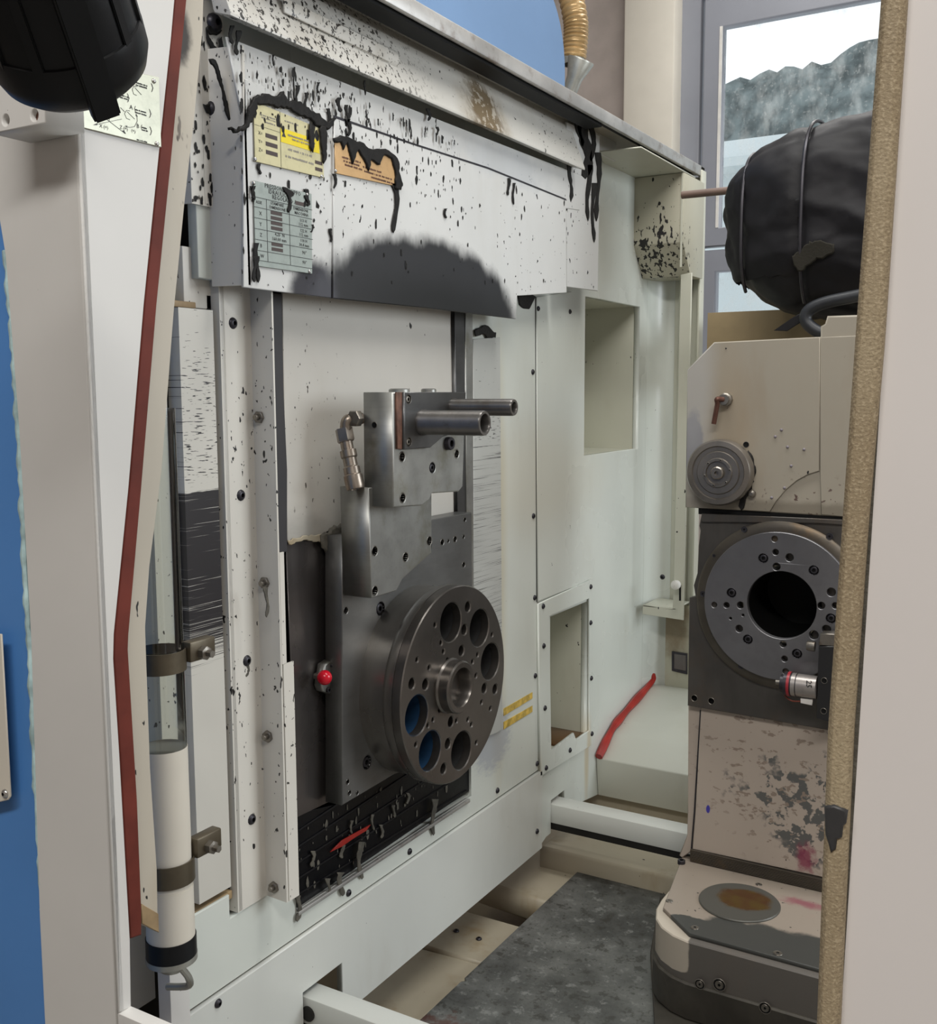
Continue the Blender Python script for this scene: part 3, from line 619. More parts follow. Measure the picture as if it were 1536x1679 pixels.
ug = thing('upper_guard', 'cream folded upper guard with three big greasy screws', 'guard', (0, 1.02, 1.64))
prism('guard', sheet([(-.03, .985), (0, .992), (0.0, 1.052), (-.03, 1.06)][::-1], .004), 'Z', 1.642, 2.0, m_cream, ug)
prism('cover_strip', [(.0045, 1.012), (.0015, 1.012), (.0015, 1.05), (.0045, 1.05)], 'Z', 1.645, 2.0, m_cream, ug)
slab('seam', P('X', .002, [(336, 40), (338, 40), (344, 340), (341, 340)]), 'X', .0025, .0015, m_grease, ug, 0)
for px, py in [(350, 38), (351, 180), (359, 317)]: screw(ug, px, py, 'X', .0045, .0125)
for i, (px, py) in enumerate([(350, 50), (345, 178), (362, 328)]):
    grease('grease_lump', [(px - 14, py - 6), (px, py - 10), (px + 12, py)], [(px - 8, py + 8), (px + 2, py + 10), (px + 10, py + 4)], 'X', .0045, m_grease, ug, 40 + i, .004, 2)
blobs('grease_flecks', 70, inreg(316, 20, 362, 335), 'X', .005, m_grease, ug, 8, (.0012, .004), 2.5)

grease('grease_smear', [(337, 44), (342, 60), (350, 74), (356, 84)], [(337, 62), (344, 82), (352, 96), (360, 100)], 'X', .006, m_grease, ug, 55, .002, 2)
grease('grease_smear', [(362, 60), (366, 80), (362, 100)], [(357, 66), (358, 88), (359, 104)], 'X', .006, m_grease, ug, 56, .002, 1.5)
# ================================================================== HOOD
H = .053
hd = thing('hood', 'wide pale hood panel above the slide, blackened along its lower edge', 'hood', (H, 1.6, 1.54))
prism('flank', [(.0, 1.024), (H, 1.036), (H, 1.04), (.0, 1.03)], 'Z', 1.541, 1.84, m_cream, hd)
slab('left_panel', P('X', H, [(399, 471), (545, 489), (548, 190), (400, 128)]) , 'X', H, .004, m_hood, hd, .001)
slab('middle_panel', P('X', H + .003, [(546, 489), (700, 505), (846, 523), (848, 485), (929, 480), (928, 328), (800, 276), (676, 236), (548, 191)]), 'X', H + .003, .005, m_hood, hd, .001)
slab('upper_panel', P('X', H - .002, [(372, 60), (960, 290), (950, 345), (850, 330), (548, 230), (395, 180)]), 'X', H - .002, .004, m_hood, hd, .001)
slab('right_panel', P('X', H - .003, [(929, 200), (983, 222), (983, 300), (980, 477), (929, 470)]), 'X', H - .003, .004, m_hood, hd, .001)
slab('seam', P('X', H + .0035, [(548, 189), (676, 234), (800, 274), (928, 326), (929, 329), (800, 277), (676, 237), (548, 193)]), 'X', H + .0036, .001, m_screw, hd, 0)
for px, py in [(412, 492), ]: pass
# shelf (sloping drip gutter), upper face and lid
sh = thing('drip_shelf', 'sloping flecked drip shelf running above the hood panels', 'shelf', (.07, 1.6, 1.86))
prism('shelf', [(.078, 1.862), (.078, 1.858), (.052, 1.866), (.050, 1.870), (.03, 1.96), (.034, 1.964), (.047, 1.945)], 'Y', .99, 2.03, m_shelf, sh, .0006)
box('flap', (.066, 1.10, 1.895), (.070, 1.34, 1.915), m_shelf, sh, .002)
lathe('half_round_rib', [(.0, 0), (.018, .0), (.018, .13), (0, .13)], (.052, 1.235, 1.905), 'Z', m_shelf, sh, 20, rot=Matrix.Rotation(-math.pi / 2, 4, 'X'))
prism('worn_band', [(.0492, 1.918), (.0505, 1.913), (.0560, 1.8975), (.0545, 1.8975)], 'Y', 1.74, 1.90, paint('worn_band', (.30, .31, .32), .9, .8, .5, rough=.5), sh)
lid = thing('machine_lid', 'long lid with a worn bright front edge, below the pale blue cabinet', 'lid', (.1, 1.9, 1.96))
box('lid_sheet', (-.30, .95, 1.972), (.113, 2.68, 1.978), m_cream3, lid, .001)
box('front_edge', (.108, .95, 1.950), (.118, 2.685, 1.975), m_edge, lid, .002)
box('inner_rail', (.028, .95, 1.93), (.034, 2.30, 1.972), m_shelf, lid, .001)
box('gasket_shadow_band', (.070, 1.0, 1.945), (.106, 2.05, 1.971), m_black, lid, 0); box('thin_gasket', (.088, 2.05, 1.958), (.106, 2.66, 1.971), m_black, lid, 0)  # wide black box paints the shadow band beneath the lid edge
box('end_edge', (-.02, 2.655, 1.955), (.118, 2.685, 1.975), m_edge, lid, .002)

# grease on the hood
hg = H + .001
grease('grease_smear', [(372, 208), (385, 212), (398, 205), (403, 180), (415, 158), (432, 153), (447, 158), (462, 150), (470, 166), (488, 166), (503, 178), (520, 188), (533, 200), (544, 194)],
       [(372, 214), (384, 219), (400, 214), (412, 196), (420, 173), (440, 172), (454, 178), (470, 178), (486, 190), (505, 196), (514, 206), (526, 208), (534, 214), (545, 206)], 'X', hg, m_grease, hd, 1, .005, 2.2)
grease('grease_smear', [(346, 95), (352, 100), (358, 118), (366, 150), (372, 175)], [(340, 97), (350, 116), (360, 145), (366, 180), (378, 212)], 'X', .03, m_grease, hd, 2, .004, 1.8)
grease('grease_smear', [(525, 206), (533, 206), (534, 225), (533, 262)], [(521, 212), (524, 240), (528, 268)], 'X', hg + .002, m_grease, hd, 3, .004, 1.6)
grease('grease_smear', [(506, 200), (514, 206), (513, 240)], [(505, 215), (506, 242), (511, 250)], 'X', hg + .002, m_grease, hd, 9, .004, 1.6)
grease('grease_smear', [(543, 226), (556, 222), (575, 228), (598, 238), (602, 244), (625, 243), (643, 252), (650, 262), (653, 285), (658, 300), (655, 312)],
       [(545, 234), (556, 234), (560, 246), (566, 235), (576, 270), (584, 246), (594, 262), (602, 282), (606, 262), (620, 272), (627, 254), (640, 262), (646, 285), (646, 310)], 'X', hg + .004, m_grease, hd, 5, .005, 1.6)
drip('grease_drip', 647, 300, 6, 80, 'X', hg + .003, m_grease, hd, 6)
for i, (x, y, h_, w_) in enumerate([(486, 140, 30, 4), (481, 110, 55, 1.5), (555, 160, 24, 5), (568, 172, 30, 4), (571, 195, 28, 5), (537, 178, 35, 4), (500, 152, 26, 4), (520, 135, 18, 3), (447, 90, 18, 2), (597, 132, 24, 2), (702, 178, 20, 4), (716, 208, 14, 3), (833, 292, 28, 3), (841, 300, 35, 2.5), (729, 342, 16, 3), (420, 398, 64, 6), (414, 305, 26, 4), (548, 285, 24, 4), (500, 310, 30, 5), (388, 50, 40, 6), (378, 42, 30, 5), (424, 268, 18, 4), (541, 375, 22, 3)]):
    drip('grease_drip', x, y, w_ * .85, h_, 'X', hg + (.003 if x > 546 else .0), m_grease, hd, 70 + i)
for k_, (x, y, w_, h_) in enumerate([(958, 196, 12, 95), (970, 205, 6, 60), (979, 250, 5, 110), (964, 270, 5, 90), (972, 300, 4, 95), (951, 200, 5, 40), (934, 270, 4, 60)]): drip('grease_drip', x, y, w_, h_, 'X', H - .003, m_grease, hd, 130 + k_)
blobs('grease_flecks', 260, lambda r: (lambda x: (x, 75 + (x - 380) * .43 + r.random() ** 1.6 * 110))(r.uniform(390, 760)), 'X', hg + .002, m_grease, hd, 31, (.0010, .0042), 2.6)
blobs('grease_flecks', 60, inreg(550, 270, 930, 460, .05), 'X', hg + .0025, m_grease, hd, 33, (.0010, .0032), 2.4)
blobs('grease_flecks', 80, lambda r: (r.uniform(384, 560), r.uniform(200, 470)), 'X', hg, m_grease, hd, 34, (.0010, .0030), 2.4)
blobs('grease_flecks', 30, inreg(925, 210, 945, 400), 'X', H - .003, m_grease, hd, 35, (.0010, .0040), 2.6)
grease('grease_lump', [(777, 540), (795, 533), (812, 545)], [(778, 552), (790, 546), (800, 556), (812, 553)], 'X', .003, m_grease, wall, 17, .003, 2)

def scribble(parent, ax, val, rows_, mat, seed=0):
    """illegible small print: rows of (u0, v, width, letter height) as word-like dashes"""
    rnd = random.Random(seed); rs = []
    for u0_, v_, w_, h_ in rows_:
        u_ = u0_
        while u_ < u0_ + w_:
            k = h_ * rnd.uniform(.25, .6); rs.append((u_, v_ + rnd.uniform(0, h_ * .15), u_ + k, v_ + h_ * rnd.uniform(.75, 1))); u_ += k + h_ * (.22 if rnd.random() < .85 else .8)
    return tag(strips('fine_print', rs, ax, val, mat, parent), kind='stuff')
# ---- plates
def plate_thing(name, label, corners, ax, val, mat, cat='label plate'):
    q = P(ax, val, corners); us = [a for a, b in q]; v_ = [b for a, b in q]
    t = thing(name, label, cat, tuple(at(*corners[-1], ax, val)))
    slab('plate', q, ax, val + (.0022 if ax == 'X' else -.0022), .0014, mat, t, .0004)
    return t, min(us), max(us), min(v_), max(v_)
m_p1 = metal('pale_yellow_plate', (.60, .55, .33), .38, .35, var=.06); m_p2 = metal('grey_green_plate', (.34, .38, .35), .42, .35, var=.08); m_p3 = metal('orange_plate', (.66, .42, .20), .4, .3, var=.1)
m_py = plain('yellow_print', (.80, .63, .02), .4); m_p4 = metal('silver_plate', (.46, .46, .37), .32, .45, var=.12)
hp = H + .0005
t, u0, u1, v0, v1 = plate_thing('axis_label_plate', 'pale yellow metal plate with a bright yellow warning band, under black grease', [(414, 166), (528, 213), (529, 292), (416, 265)], 'X', hp, m_p1)
W, Hh = u1 - u0, v1 - v0; T = hp + .0023
U = lambda a: u0 + a * W; V = lambda b: v0 + b * Hh
slab('warning_band', rect(U(.36), V(.46), U(.93), V(.70)), 'X', T + .0003, .0003, m_py, t, 0)
slab('warning_triangle', [(U(.375), V(.56)), (U(.43), V(.56)), (U(.402), V(.66))], 'X', T + .0006, .0003, m_ink, t, 0)
strips('divider_lines', [(U(.355), V(.03), U(.358), V(.97)), (U(.0), V(.615), U(.355), V(.618))], 'X', T, m_ink, t)
for k, (s, b) in enumerate([('X=', .47), ('Y=', .33), ('Z=', .19)]):
    text('lettering', s, 'X', T + .0003, U(.05), V(b), .0065, m_ink, t); slab('value_box', rect(U(.15), V(b - .01), U(.31), V(b + .06)), 'X', T + .0003, .0003, m_box, t, 0)
scribble(t, 'X', T + .0006, [(U(.46), V(.60), W * .40, .0026), (U(.52), V(.545), W * .34, .0026)], m_inkred, 1)
scribble(t, 'X', T, [(U(.46), V(.35), W * .36, .0032), (U(.42), V(.22), W * .42, .0032), (U(.08), V(.80), W * .22, .0020), (U(.10), V(.76), W * .20, .0020), (U(.14), V(.70), W * .14, .0020), (U(.42), V(.83), W * .2, .0020)], m_inkred, 2)
for b in (.26, .14): slab('value_box', rect(U(.86), V(b), U(.97), V(b + .06)), 'X', T + .0003, .0003, m_box, t, 0)
for px, py in [(418, 261), (527, 289)]: screw(t, px, py, 'X', T, .0028, 'rivet', m_rivet, 'rivet')

t, u0, u1, v0, v1 = plate_thing('pressure_table_plate', 'grey-green metal plate printed with a pressure table', [(414, 296), (509, 318), (510, 449), (417, 436)], 'X', hp, m_p2)
W, Hh = u1 - u0, v1 - v0
rows = [.80, .685, .56, .435, .31, .185, .07]
strips('table_lines', [(U(0), V(r) - .0003, U(1), V(r) + .0003) for r in rows] + [(U(.20), V(.07), U(.205), V(.80)), (U(.585), V(.07), U(.59), V(.80))], 'X', T, m_ink, t)
for s, a, b, z in [('PRESSIONE GRUPPO', .18, .935, .0088), ('IDRAULICO', .24, .878, .0088), ('REGOLATO A', .30, .822, .0088), ('ASSE', .03, .73, .0060), ('STAMPARE', .27, .755, .0060), ('DIMENSIONE', .25, .705, .0060), ('DIMENSIONI', .66, .755, .0060), ('MACCHINA', .68, .705, .0060),
                   ('X', .08, .60, .0075), ('Y', .08, .475, .0075), ('Z', .08, .35, .0075), ('B', .08, .225, .0075), ('W', .08, .105, .0075), ('4,25  N', .33, .395, .0070), ('160,00 mm', .28, .335, .0070),
                   ('113 H', .77, .625, .0065), ('112 mm', .75, .575, .0065), ('122 H', .77, .50, .0065), ('112 mm', .75, .45, .0065), ('110 H', .77, .38, .0065), ('30,4 mm', .75, .325, .0065), ('90°', .80, .23, .0075), ('90°', .80, .11, .0075)]:
    text('lettering', s, 'X', T + .0002, U(a), V(b), z * .92, m_ink, t, bold=.00008)
for b in (.645, .585, .525, .465, .275, .215): slab('value_box', rect(U(.27), V(b - .005), U(.46), V(b + .035)), 'X', T + .0003, .0003, m_box, t, 0)
slab('value_box', rect(U(.70), V(.82), U(.86), V(.865)), 'X', T + .0003, .0003, m_box, t, 0)
for px, py in [(416, 300), (503, 319), (421, 431), (507, 445)]: screw(t, px, py, 'X', T, .0026, 'rivet', m_rivet, 'rivet')
grease('grease_lump', [(463, 307), (471, 309), (481, 317)], [(465, 315), (472, 322), (480, 322)], 'X', T, m_grease, t, 91, .002, 1.5)
drip('grease_drip', 473, 314, 4, 34, 'X', T, m_grease, t, 93)
drip('grease_drip', 503, 320, 4, 18, 'X', T, m_grease, t, 92); drip('grease_drip', 510, 368, 3.5, 14, 'X', T - .002, m_grease, t, 94); drip('grease_drip', 417, 420, 5, 42, 'X', T, m_grease, t, 95); drip('grease_drip', 414, 305, 3, 22, 'X', T, m_grease, t, 96)

t, u0, u1, v0, v1 = plate_thing('orange_notice_plate', 'orange-copper notice plate with black grease dripping over it', [(547, 229), (650, 262), (650, 306), (548, 284)], 'X', hp + .0035, m_p3)
W, Hh = u1 - u0, v1 - v0; T3 = hp + .0058
scribble(t, 'X', T3, [(U(a), V(b), W * c, .0030) for a, b, c in [(.10, .50, .28), (.12, .40, .24), (.14, .30, .26), (.42, .40, .3), (.44, .28, .45), (.55, .16, .35)]], m_gask, 3)
screw(t, 550, 280, 'X', T3, .0026, 'rivet', m_rivet, 'rivet')

# ================================================================== SLIDE
sc_ = thing('sliding_cover', 'flat white scuffed sliding cover with smeared bottom edge, behind the bracket', 'cover', (0, 1.4, 1.16))
e = [(463, 480), (746, 500), (750, 850), (712, 857), (600, 866), (566, 858), (545, 868), (520, 880), (497, 884), (480, 892), (471, 888)]
slab('cover', P('X', .0, e), 'X', .0, .003, m_slide, sc_, .0008)
slab('shadow_gap_strip', P('X', .001, [(440, 480), (462, 482), (465, 640), (471, 770), (471, 905), (455, 905), (446, 700)]), 'X', .001, .002, plain('shadow_gap_black', (.03, .028, .03), .5), sc_, .0005)  # dark strip painted in where only the shadow gap shows
grease('sludge_edge', [(471, 885), (500, 878), (530, 876), (560, 858), (566, 862)], [(472, 893), (500, 886), (530, 890), (566, 880)], 'X', .0005, m_ledge, sc_, 14, .003, 2)
grease('sludge_edge', [(520, 880), (545, 862), (566, 856)], [(524, 898), (540, 912), (548, 920), (568, 900)], 'X', .001, m_grease2, sc_, 15, .008, 3)
rl = thing('slide_rail', 'dark vertical slide rail with a bright steel edge, right of the sliding cover', 'rail', (.01, 1.6, .9))
slab('rail', P('X', .008, [(745, 505), (763, 508), (766, 842), (750, 842)]), 'X', .008, .02, m_darksteel, rl, .001)
slab('bright_edge', P('X', .010, [(763, 508), (775, 512), (777, 960), (775, 1190), (773, 842), (765, 842)]), 'X', .010, .012, m_block, rl, .001)
rc = thing('right_way_cover', 'narrow grey way cover with fine horizontal scratches beside the slide rail', 'way cover', (.004, 1.75, .7))
slab('cover', P('X', .006, [(776, 556), (820, 553), (824, 1195), (815, 1202), (777, 1215)]), 'X', .006, .004, m_stripe2, rc, .001)

rm = thing('ram_slide', 'dark steel slide plate with screw holes behind the round flange', 'slide', (.02, 1.4, .76))
slab('back_sheet', P('X', -.004, [(468, 880), (560, 850), (780, 850), (776, 1215), (545, 1312), (487, 1340)]), 'X', -.0035, .003, m_sheet, rm, .0005)
RX = .037
RH = [(725, 889, .0055, 'hole'), (735, 887, .003, 'hole'), (746, 884, .0055, 'hole'), (760, 880, .0035, 'hole'), (762, 852, .004, 'hole'), (760, 926, .005, 'hole'), (567, 1001, .0055, 'hole'), (624, 998, .0085, 'sunk'), (602, 1250, .0085, 'sunk'), (570, 1282, .004, 'hole'), (573, 1300, .004, 'hole'), (586, 1300, .003, 'hole')]
slab('plate', [P('X', RX, [(561, 1321), (561, 985), (561, 880), (773, 840), (776, 1195), (660, 1262)])] + cuts(RH, 'X', RX), 'X', RX, .034, m_ram, rm, .0015)
for px, py, r_, k in RH: screw(rm, px, py, 'X', RX, r_, k, m_screw if k == 'sunk' else m_zinc, 'screw' if k == 'sunk' else 'screw_hole')
# limit switch
sw = thing('limit_stop', 'small steel stop with a glossy red ball, left of the round flange', 'stop', (.01, 1.22, .95))
q = [at(532, 1084, 'X', .012), at(556, 1084, 'X', .012)]
slab('bracket', P('X', .014, [(533, 1090), (543, 1083), (556, 1092), (556, 1128), (545, 1139), (530, 1134), (527, 1125)]), 'X', .014, .016, m_block, sw, .002)
screw(sw, 544, 1091, 'X', .0142, .0042, 'cap'); screw(sw, 537, 1131, 'X', .0142, .0042, 'cap')
pb = at(532, 1111, 'X', .026); rb = .0115
tube('stem', [(.008, pb[1], pb[2]), (.026, pb[1], pb[2])], .005, m_zinc, sw, 10)
lathe('red_ball', [(rb * math.sin(a), -rb * math.cos(a)) for a in np.linspace(0, math.pi, 14)], pb, 'X', m_redball, sw, 24)

# round flange
FX = .120; cy_, cz_ = 1.440, .917; RR = .1655
fl = thing('round_flange', 'large dark round steel flange with six big holes round a bored hub', 'flange', (FX, cy_, cz_))
def fpt(cx, cy2): p = at(420 + cx / 3.052, 900 + cy2 / 3.052, 'X', FX); return (p[1], p[2])
bigs = [(975, 367), (1118, 395), (1172, 563), (805, 833), (872, 1010), (1028, 1008)]
meds = [(1060, 290), (1042, 405), (1028, 510), (780, 675), (848, 678), (908, 680), (1142, 698), (1196, 702), (975, 865), (960, 975), (938, 1100)]
smal = [(896, 380), (926, 470), (938, 513), (806, 555), (866, 595), (957, 558), (1181, 430), (1083, 565), (1108, 530), (902, 735), (918, 805), (886, 855), (860, 884), (800, 980), (1128, 768), (1172, 800), (1060, 855), (1003, 860), (1077, 880), (1102, 970), (917, 640), (1100, 635)]
holes = [circ(fpt(*b), .0325, 32)[::-1] for b in bigs] + [circ(fpt(*b), .0088, 16)[::-1] for b in meds] + [circ(fpt(*b), .0040, 10)[::-1] for b in smal]
o = slab('face_plate', [circ((cy_, cz_), RR, 96)] + holes, 'X', FX, .018, m_wheel, fl, .0018); smooth_mesh(o.data, 40)
lathe('rim', [(RR - .002, -.001), (RR, -.001), (RR, -.012), (RR - .004, -.020), (RR - .006, -.022), (RR - .006, -.078), (RR - .004, -.0785), (RR - .004, -.082), (.05, -.082)], (FX - .0165, cy_, cz_), 'X', m_rim, fl, 96)
m_web = plain('dark_oily_web', (.018, .019, .023), .35, .3)
lathe('inner_web', [(0, 0), (RR - .008, 0), (RR - .008, -.01), (0, -.01)], (FX - .060, cy_, cz_), 'X', m_web, fl, 64)
m_bluew = plain('blue_marked_bore', (.02, .06, .13), .35, .2)
for i, b in enumerate(bigs):
    y, z = fpt(*b); n = 28
    lathe('bore_sleeve', [(.0325, 0), (.0333, 0), (.0333, -.042), (.0325, -.042)], (FX - .0015, y, z), 'X', m_bluew if i in (3, 4) else m_darksteel, fl, n)
hc = at(755, 1127, 'X', FX + .022); hy, hz = hc[1], hc[2]
lathe('hub', [(.046, 0), (.046, .003), (.0435, .006), (.0435, .022), (.041, .0245), (.033, .0245), (.031, .020), (.031, -.010), (.026, -.012), (.022, -.012), (.021, -.030), (0, -.030)], (FX, hy, hz), 'X', m_wheel, fl, 48)

# lower and upper bracket blocks, pipes
bk_ = thing('nozzle_bracket', 'stepped steel bracket of two blocks carrying the two pipe stubs', 'bracket', (.06, 1.3, 1.09))
LB = .091
LH = [(420 + a_ / 3.072, 500 + b_ / 3.072, .0072, 'hole') for a_, b_ in [(597, 1240), (752, 1270), (872, 1188), (598, 1440)]]
lb = slab('lower_block', [P('X', LB, [(609, 981), (604, 800), (708, 790), (708, 906), (660, 950), (650, 969)])] + cuts(LH, 'X', LB), 'X', LB, LB - RX, m_block, bk_, .0015)
for a_, b_, r_, k in LH: screw(lb, a_, b_, 'X', LB, r_, k, m_zinc, 'screw_hole')
UB = .129
UH = [(420 + a_ / 3.072, 500 + b_ / 3.072, r_, k) for a_, b_, r_, k in [(735, 765, .0068, 'hole'), (888, 820, .0058, 'sunk'), (738, 972, .0068, 'hole'), (1010, 750, .0064, 'hole')]]
ub = slab('upper_block', [P('X', UB, [(645, 832), (643.5, 643), (764, 643), (759, 798), (753, 806), (709, 809), (704, 820), (692, 829)])] + cuts(UH, 'X', UB), 'X', UB, .054, m_block, bk_, .002)
for a_, b_, r_, k in UH: screw(ub, a_, b_, 'X', UB, r_, k, m_zinc if k == 'hole' else m_screw, 'screw_hole' if k == 'hole' else 'screw')
screw(ub, 733, 727, 'X', UB, .0105, 'cap', m_screw)
slab('gasket', P('X', UB + .004, [(651, 643), (663, 643), (663, 737), (652, 736)]), 'X', UB + .004, .004, m_gask, bk_, .0003)
CH = [(420 + a_ / 3.072, 500 + b_ / 3.072, .0050, 'sunk') for a_, b_ in [(768, 475), (770, 690)]]
cvp = slab('cover_plate', [P('X', UB + .008, [(663, 643), (764, 643), (762, 706), (727, 716), (706, 734), (663, 737)])] + cuts(CH, 'X', UB + .008), 'X', UB + .008, .008, m_darksteel, bk_, .0012)
for a_, b_, r_, k in CH: screw(cvp, a_, b_, 'X', UB + .008, r_, k, m_zinc)
q = at(690, 637, 'Z', 1.395)
for (cyl, r_) in (((.10, 1.31), .016), ((.108, 1.38), .012)): lathe('top_cap', [(0, 0), (r_, 0), (r_, .004), (r_ * .8, .0055), (0, .0055)], (cyl[0], cyl[1], at(643.5, 643, 'X', UB)[2]), 'Z', m_block, ub, 24)
def pipe(x0, x1, px, py, r, parent):
    p = at(px, py, 'X', x1)
    lathe('pipe_stub', [(r * 1.06, 0), (r * 1.06, .004), (r, .006), (r, x1 - x0 - .003), (r - .001, x1 - x0), (r - .0045, x1 - x0), (r - .0055, x1 - x0 - .003), (r - .0055, 0.002), (0, .002)], (x0, p[1], p[2]), 'X', m_tube, parent, 36)
pipe(UB + .008, .246, 795, 694, .0185, cvp); pipe(UB + .008, .247, 843, 668, .0132, cvp)
# side hole
p = at(420 + 595 / 3.072, 500 + 605 / 3.072, 'Y', P('X', UB, [(644, 700)])[0][0]); 
screw(ub, 0, 0, 'Y', 0, .0045, 'dimple', m_zinc, 'screw_hole', pos=(p[0], p[1] - .0003, p[2]))
# hydraulic coupling hanging on the left
hc_ = thing('hydraulic_coupling', 'tarnished elbow fitting with a hanging quick coupler left of the bracket', 'fitting', (.09, 1.22, 1.2))
yb = P('X', UB, [(644, 700)])[0][0]
A = at(590, 686, 'Y', yb - .004); B = at(568, 688, 'Y', yb - .018); Cc = at(566, 716, 'Y', yb - .018)
A, B, Cc = Vector((A[0], yb + .002, A[2])), Vector(B), Vector(Cc)
tube('elbow', curve_pts([A, A + (B - A) * .6, B + Vector((0, 0, -.003)), Cc], 8), .0085, m_brass, hc_, 14)
lathe('elbow_nut', [(0, 0), (.013, 0), (.013, .009), (.0115, .011), (0, .011)], A + Vector((-.002, -.010, 0)), '-Y', m_zinc, hc_, 6)
D = Vector(at(583, 802, 'Y', yb - .022)); ax_ = (D - Cc).normalized(); rotm = ax_.to_track_quat('Z', 'Y').to_matrix().to_4x4(); L = (D - Cc).length
lathe('union_nut', [(0, -.012), (.0135, -.012), (.0135, .006), (.012, .008), (0, .008)], Cc, 'Z', m_brass, hc_, 6, rot=rotm)
lathe('coupler_body', [(.0095, .008), (.0095, .020), (.0125, .021), (.0125, .031), (.0105, .033), (.0105, .045), (.0125, .047), (.0125, L * .72), (.0142, L * .74), (.0142, L - .004), (.013, L), (.009, L), (.0085, L - .006), (0, L - .006)], Cc, 'Z', m_brass, hc_, 28, rot=rotm)

# ================================================================== RAILS AND BED
for k, (y0, y1) in enumerate([(2.046, 2.098), (1.170, 1.212)]):
    t = thing('cross_rail', ['white square cross rail further back, entering the wall beside the step', 'white square cross rail in the foreground at the bottom edge'][k], 'rail', (.5, y0, .42), 'white cross rails under the wall')
    box('beam', (-.03, y0, .424), (.98, y1, .469), m_apron, t, .003)
    box('dark_foot', (-.03, y0 + .004, .408), (.98, y1, .4238), m_dark, t, 0)
    if k: lathe('end_cap', [(0, 0), (.012, 0), (.012, .004), (0, .004)], (.012, y0 + .001, .444), '-Y', m_dark, t, 20)
ZB = .30
bd = thing('bed_casting', 'ochre-cream bed casting with ledges and a dark pit beneath the apron', 'machine casting', (.0, 1.6, .2))
box('pit_floor', (-.6, .9, .12), (1.0, 2.65, .15), paint('pit_lacquer', (.16, .13, .07), .3, 1, .6), bd, 0)
box('step_base', (-.05, 2.335, .30), (.95, 2.66, .40), m_ledge, bd, 0)
slab('ledge', P('Z', .29, [(895, 1330), (1140, 1385), (1140, 1450), (975, 1406), (912, 1484), (780, 1440)]), 'Z', .29, .06, m_ledge, bd, .006)
slab('rear_shelf', [(-.05, 2.09), (.95, 2.09), (.95, 2.34), (-.05, 2.34)], 'Z', .34, .12, m_ledge, bd, .006)
slab('cover_plate', P('Z', .285, [(690, 1548), (762, 1493), (857, 1520), (796, 1580)]), 'Z', .285, .02, m_ledge, bd, .003)
slab('front_ledge', P('Z', .278, [(560, 1640), (690, 1553), (800, 1582), (700, 1665), (690, 1690)]), 'Z', .278, .1, m_ledge, bd, .006)
for px, py in [(748, 1527), (785, 1540)]: screw(bd, px, py, 'Z', .285, .0065)
bp = thing('bed_cover_plate', 'large flat mottled grey steel cover plate on the machine bed', 'cover plate', (.4, 1.5, .29))
slab('plate', [(.045, 1.0), (.95, 1.0), (.95, 2.185), (.045, 2.185), (.045, 1.585), (.052, 1.578), (.045, 1.57)], 'Z', ZB, .012, m_bed, bp, .001)

# ================================================================== WORK HEAD
ft = thing('head_pedestal', 'dark rounded machine pedestal with a flat cream top and round cover', 'machine base', (.6, 1.7, .31))
slab('slide_base', P('Z', .312, [(1082, 1470), (1066, 1560), (1078, 1760), (1500, 1800), (1500, 1500)]), 'Z', .312, .012, m_base, ft, .002)
for px, py in [(1126, 1648), (1228, 1679)]: screw(ft, px, py, 'Z', .3125, .0145, 'dimple', m_screw, 'screw_hole')
yF = 1.655
sk = [(.362, 1.95), (.362, 1.78), (.366, 1.74), (.378, 1.705), (.398, 1.680), (.425, 1.663), (.455, yF), (1.0, yF), (1.0, 1.95)]
o = slab('skirt', sk, 'Z', .4525, .075, m_skirt, ft, .002); smooth_mesh(o.data, 30)
sk2 = [(.358, 1.95), (.358, 1.78), (.362, 1.738), (.375, 1.701), (.396, 1.675), (.424, 1.657), (.455, yF - .006), (1.0, yF - .006), (1.0, 1.95)]
o = slab('skirt_foot', sk2, 'Z', .380, .068, m_base, ft, .003); smooth_mesh(o.data, 30)
top = [(.352, 1.96), (.362, 1.955)] 
tp = P('Z', .46, [(1118, 1403), (1087, 1488), (1130, 1530)])
slab('top_plate', [(tp[0][0], 1.965), tp[1], tp[2], (1.0, tp[2][1] - .004), (1.0, 1.965)], 'Z', .46, .0085, m_foot, ft, .0012)
c4 = [at(1141, 1477, 'Z', .461), at(1284, 1480, 'Z', .461), at(1212, 1443, 'Z', .461), at(1212, 1516, 'Z', .461)]
ccx, ccy = at(1212, 1480, 'Z', .461)[:2]
g = G('oil_stained_disc'); dist = g.M('POWER', g.M('ADD', g.M('POWER', g.M('SUBTRACT', g.x, ccx + .006), 2), g.M('POWER', g.M('MULTIPLY', g.M('SUBTRACT', g.y, ccy + .012), 1.15), 2)), .5)
k = g.ss(g.M('ADD', dist, g.M('MULTIPLY', g.M('SUBTRACT', g.noise(26, det=4), .5), .03)), .055, .040)
col = g.mix(k, (.085, .083, .072), g.mix(g.ss(g.noise(30, det=4), .35, .65), (.07, .028, .008), (.085, .05, .009)))
m_disc = g.out(col, g.M('SUBTRACT', .4, g.M('MULTIPLY', k, .18)), .3)
lathe('round_cover', [(0, .0035), (.072, .0035), (.0735, .002), (.0735, 0), (0, 0)], (ccx, ccy, .460), 'Z', m_disc, ft, 56)
for px, py, kd, r_ in [(1117, 1415, 'cap', .0078), (1097, 1477, 'flat', .0060), (1139, 1521, 'flat', .0065), (1275, 1563, 'flat', .0070), (1244, 1450, 'flat', .0055)]: screw(ft, px, py, 'Z', .4605, r_, kd, m_screw if kd == 'cap' else m_zinc)
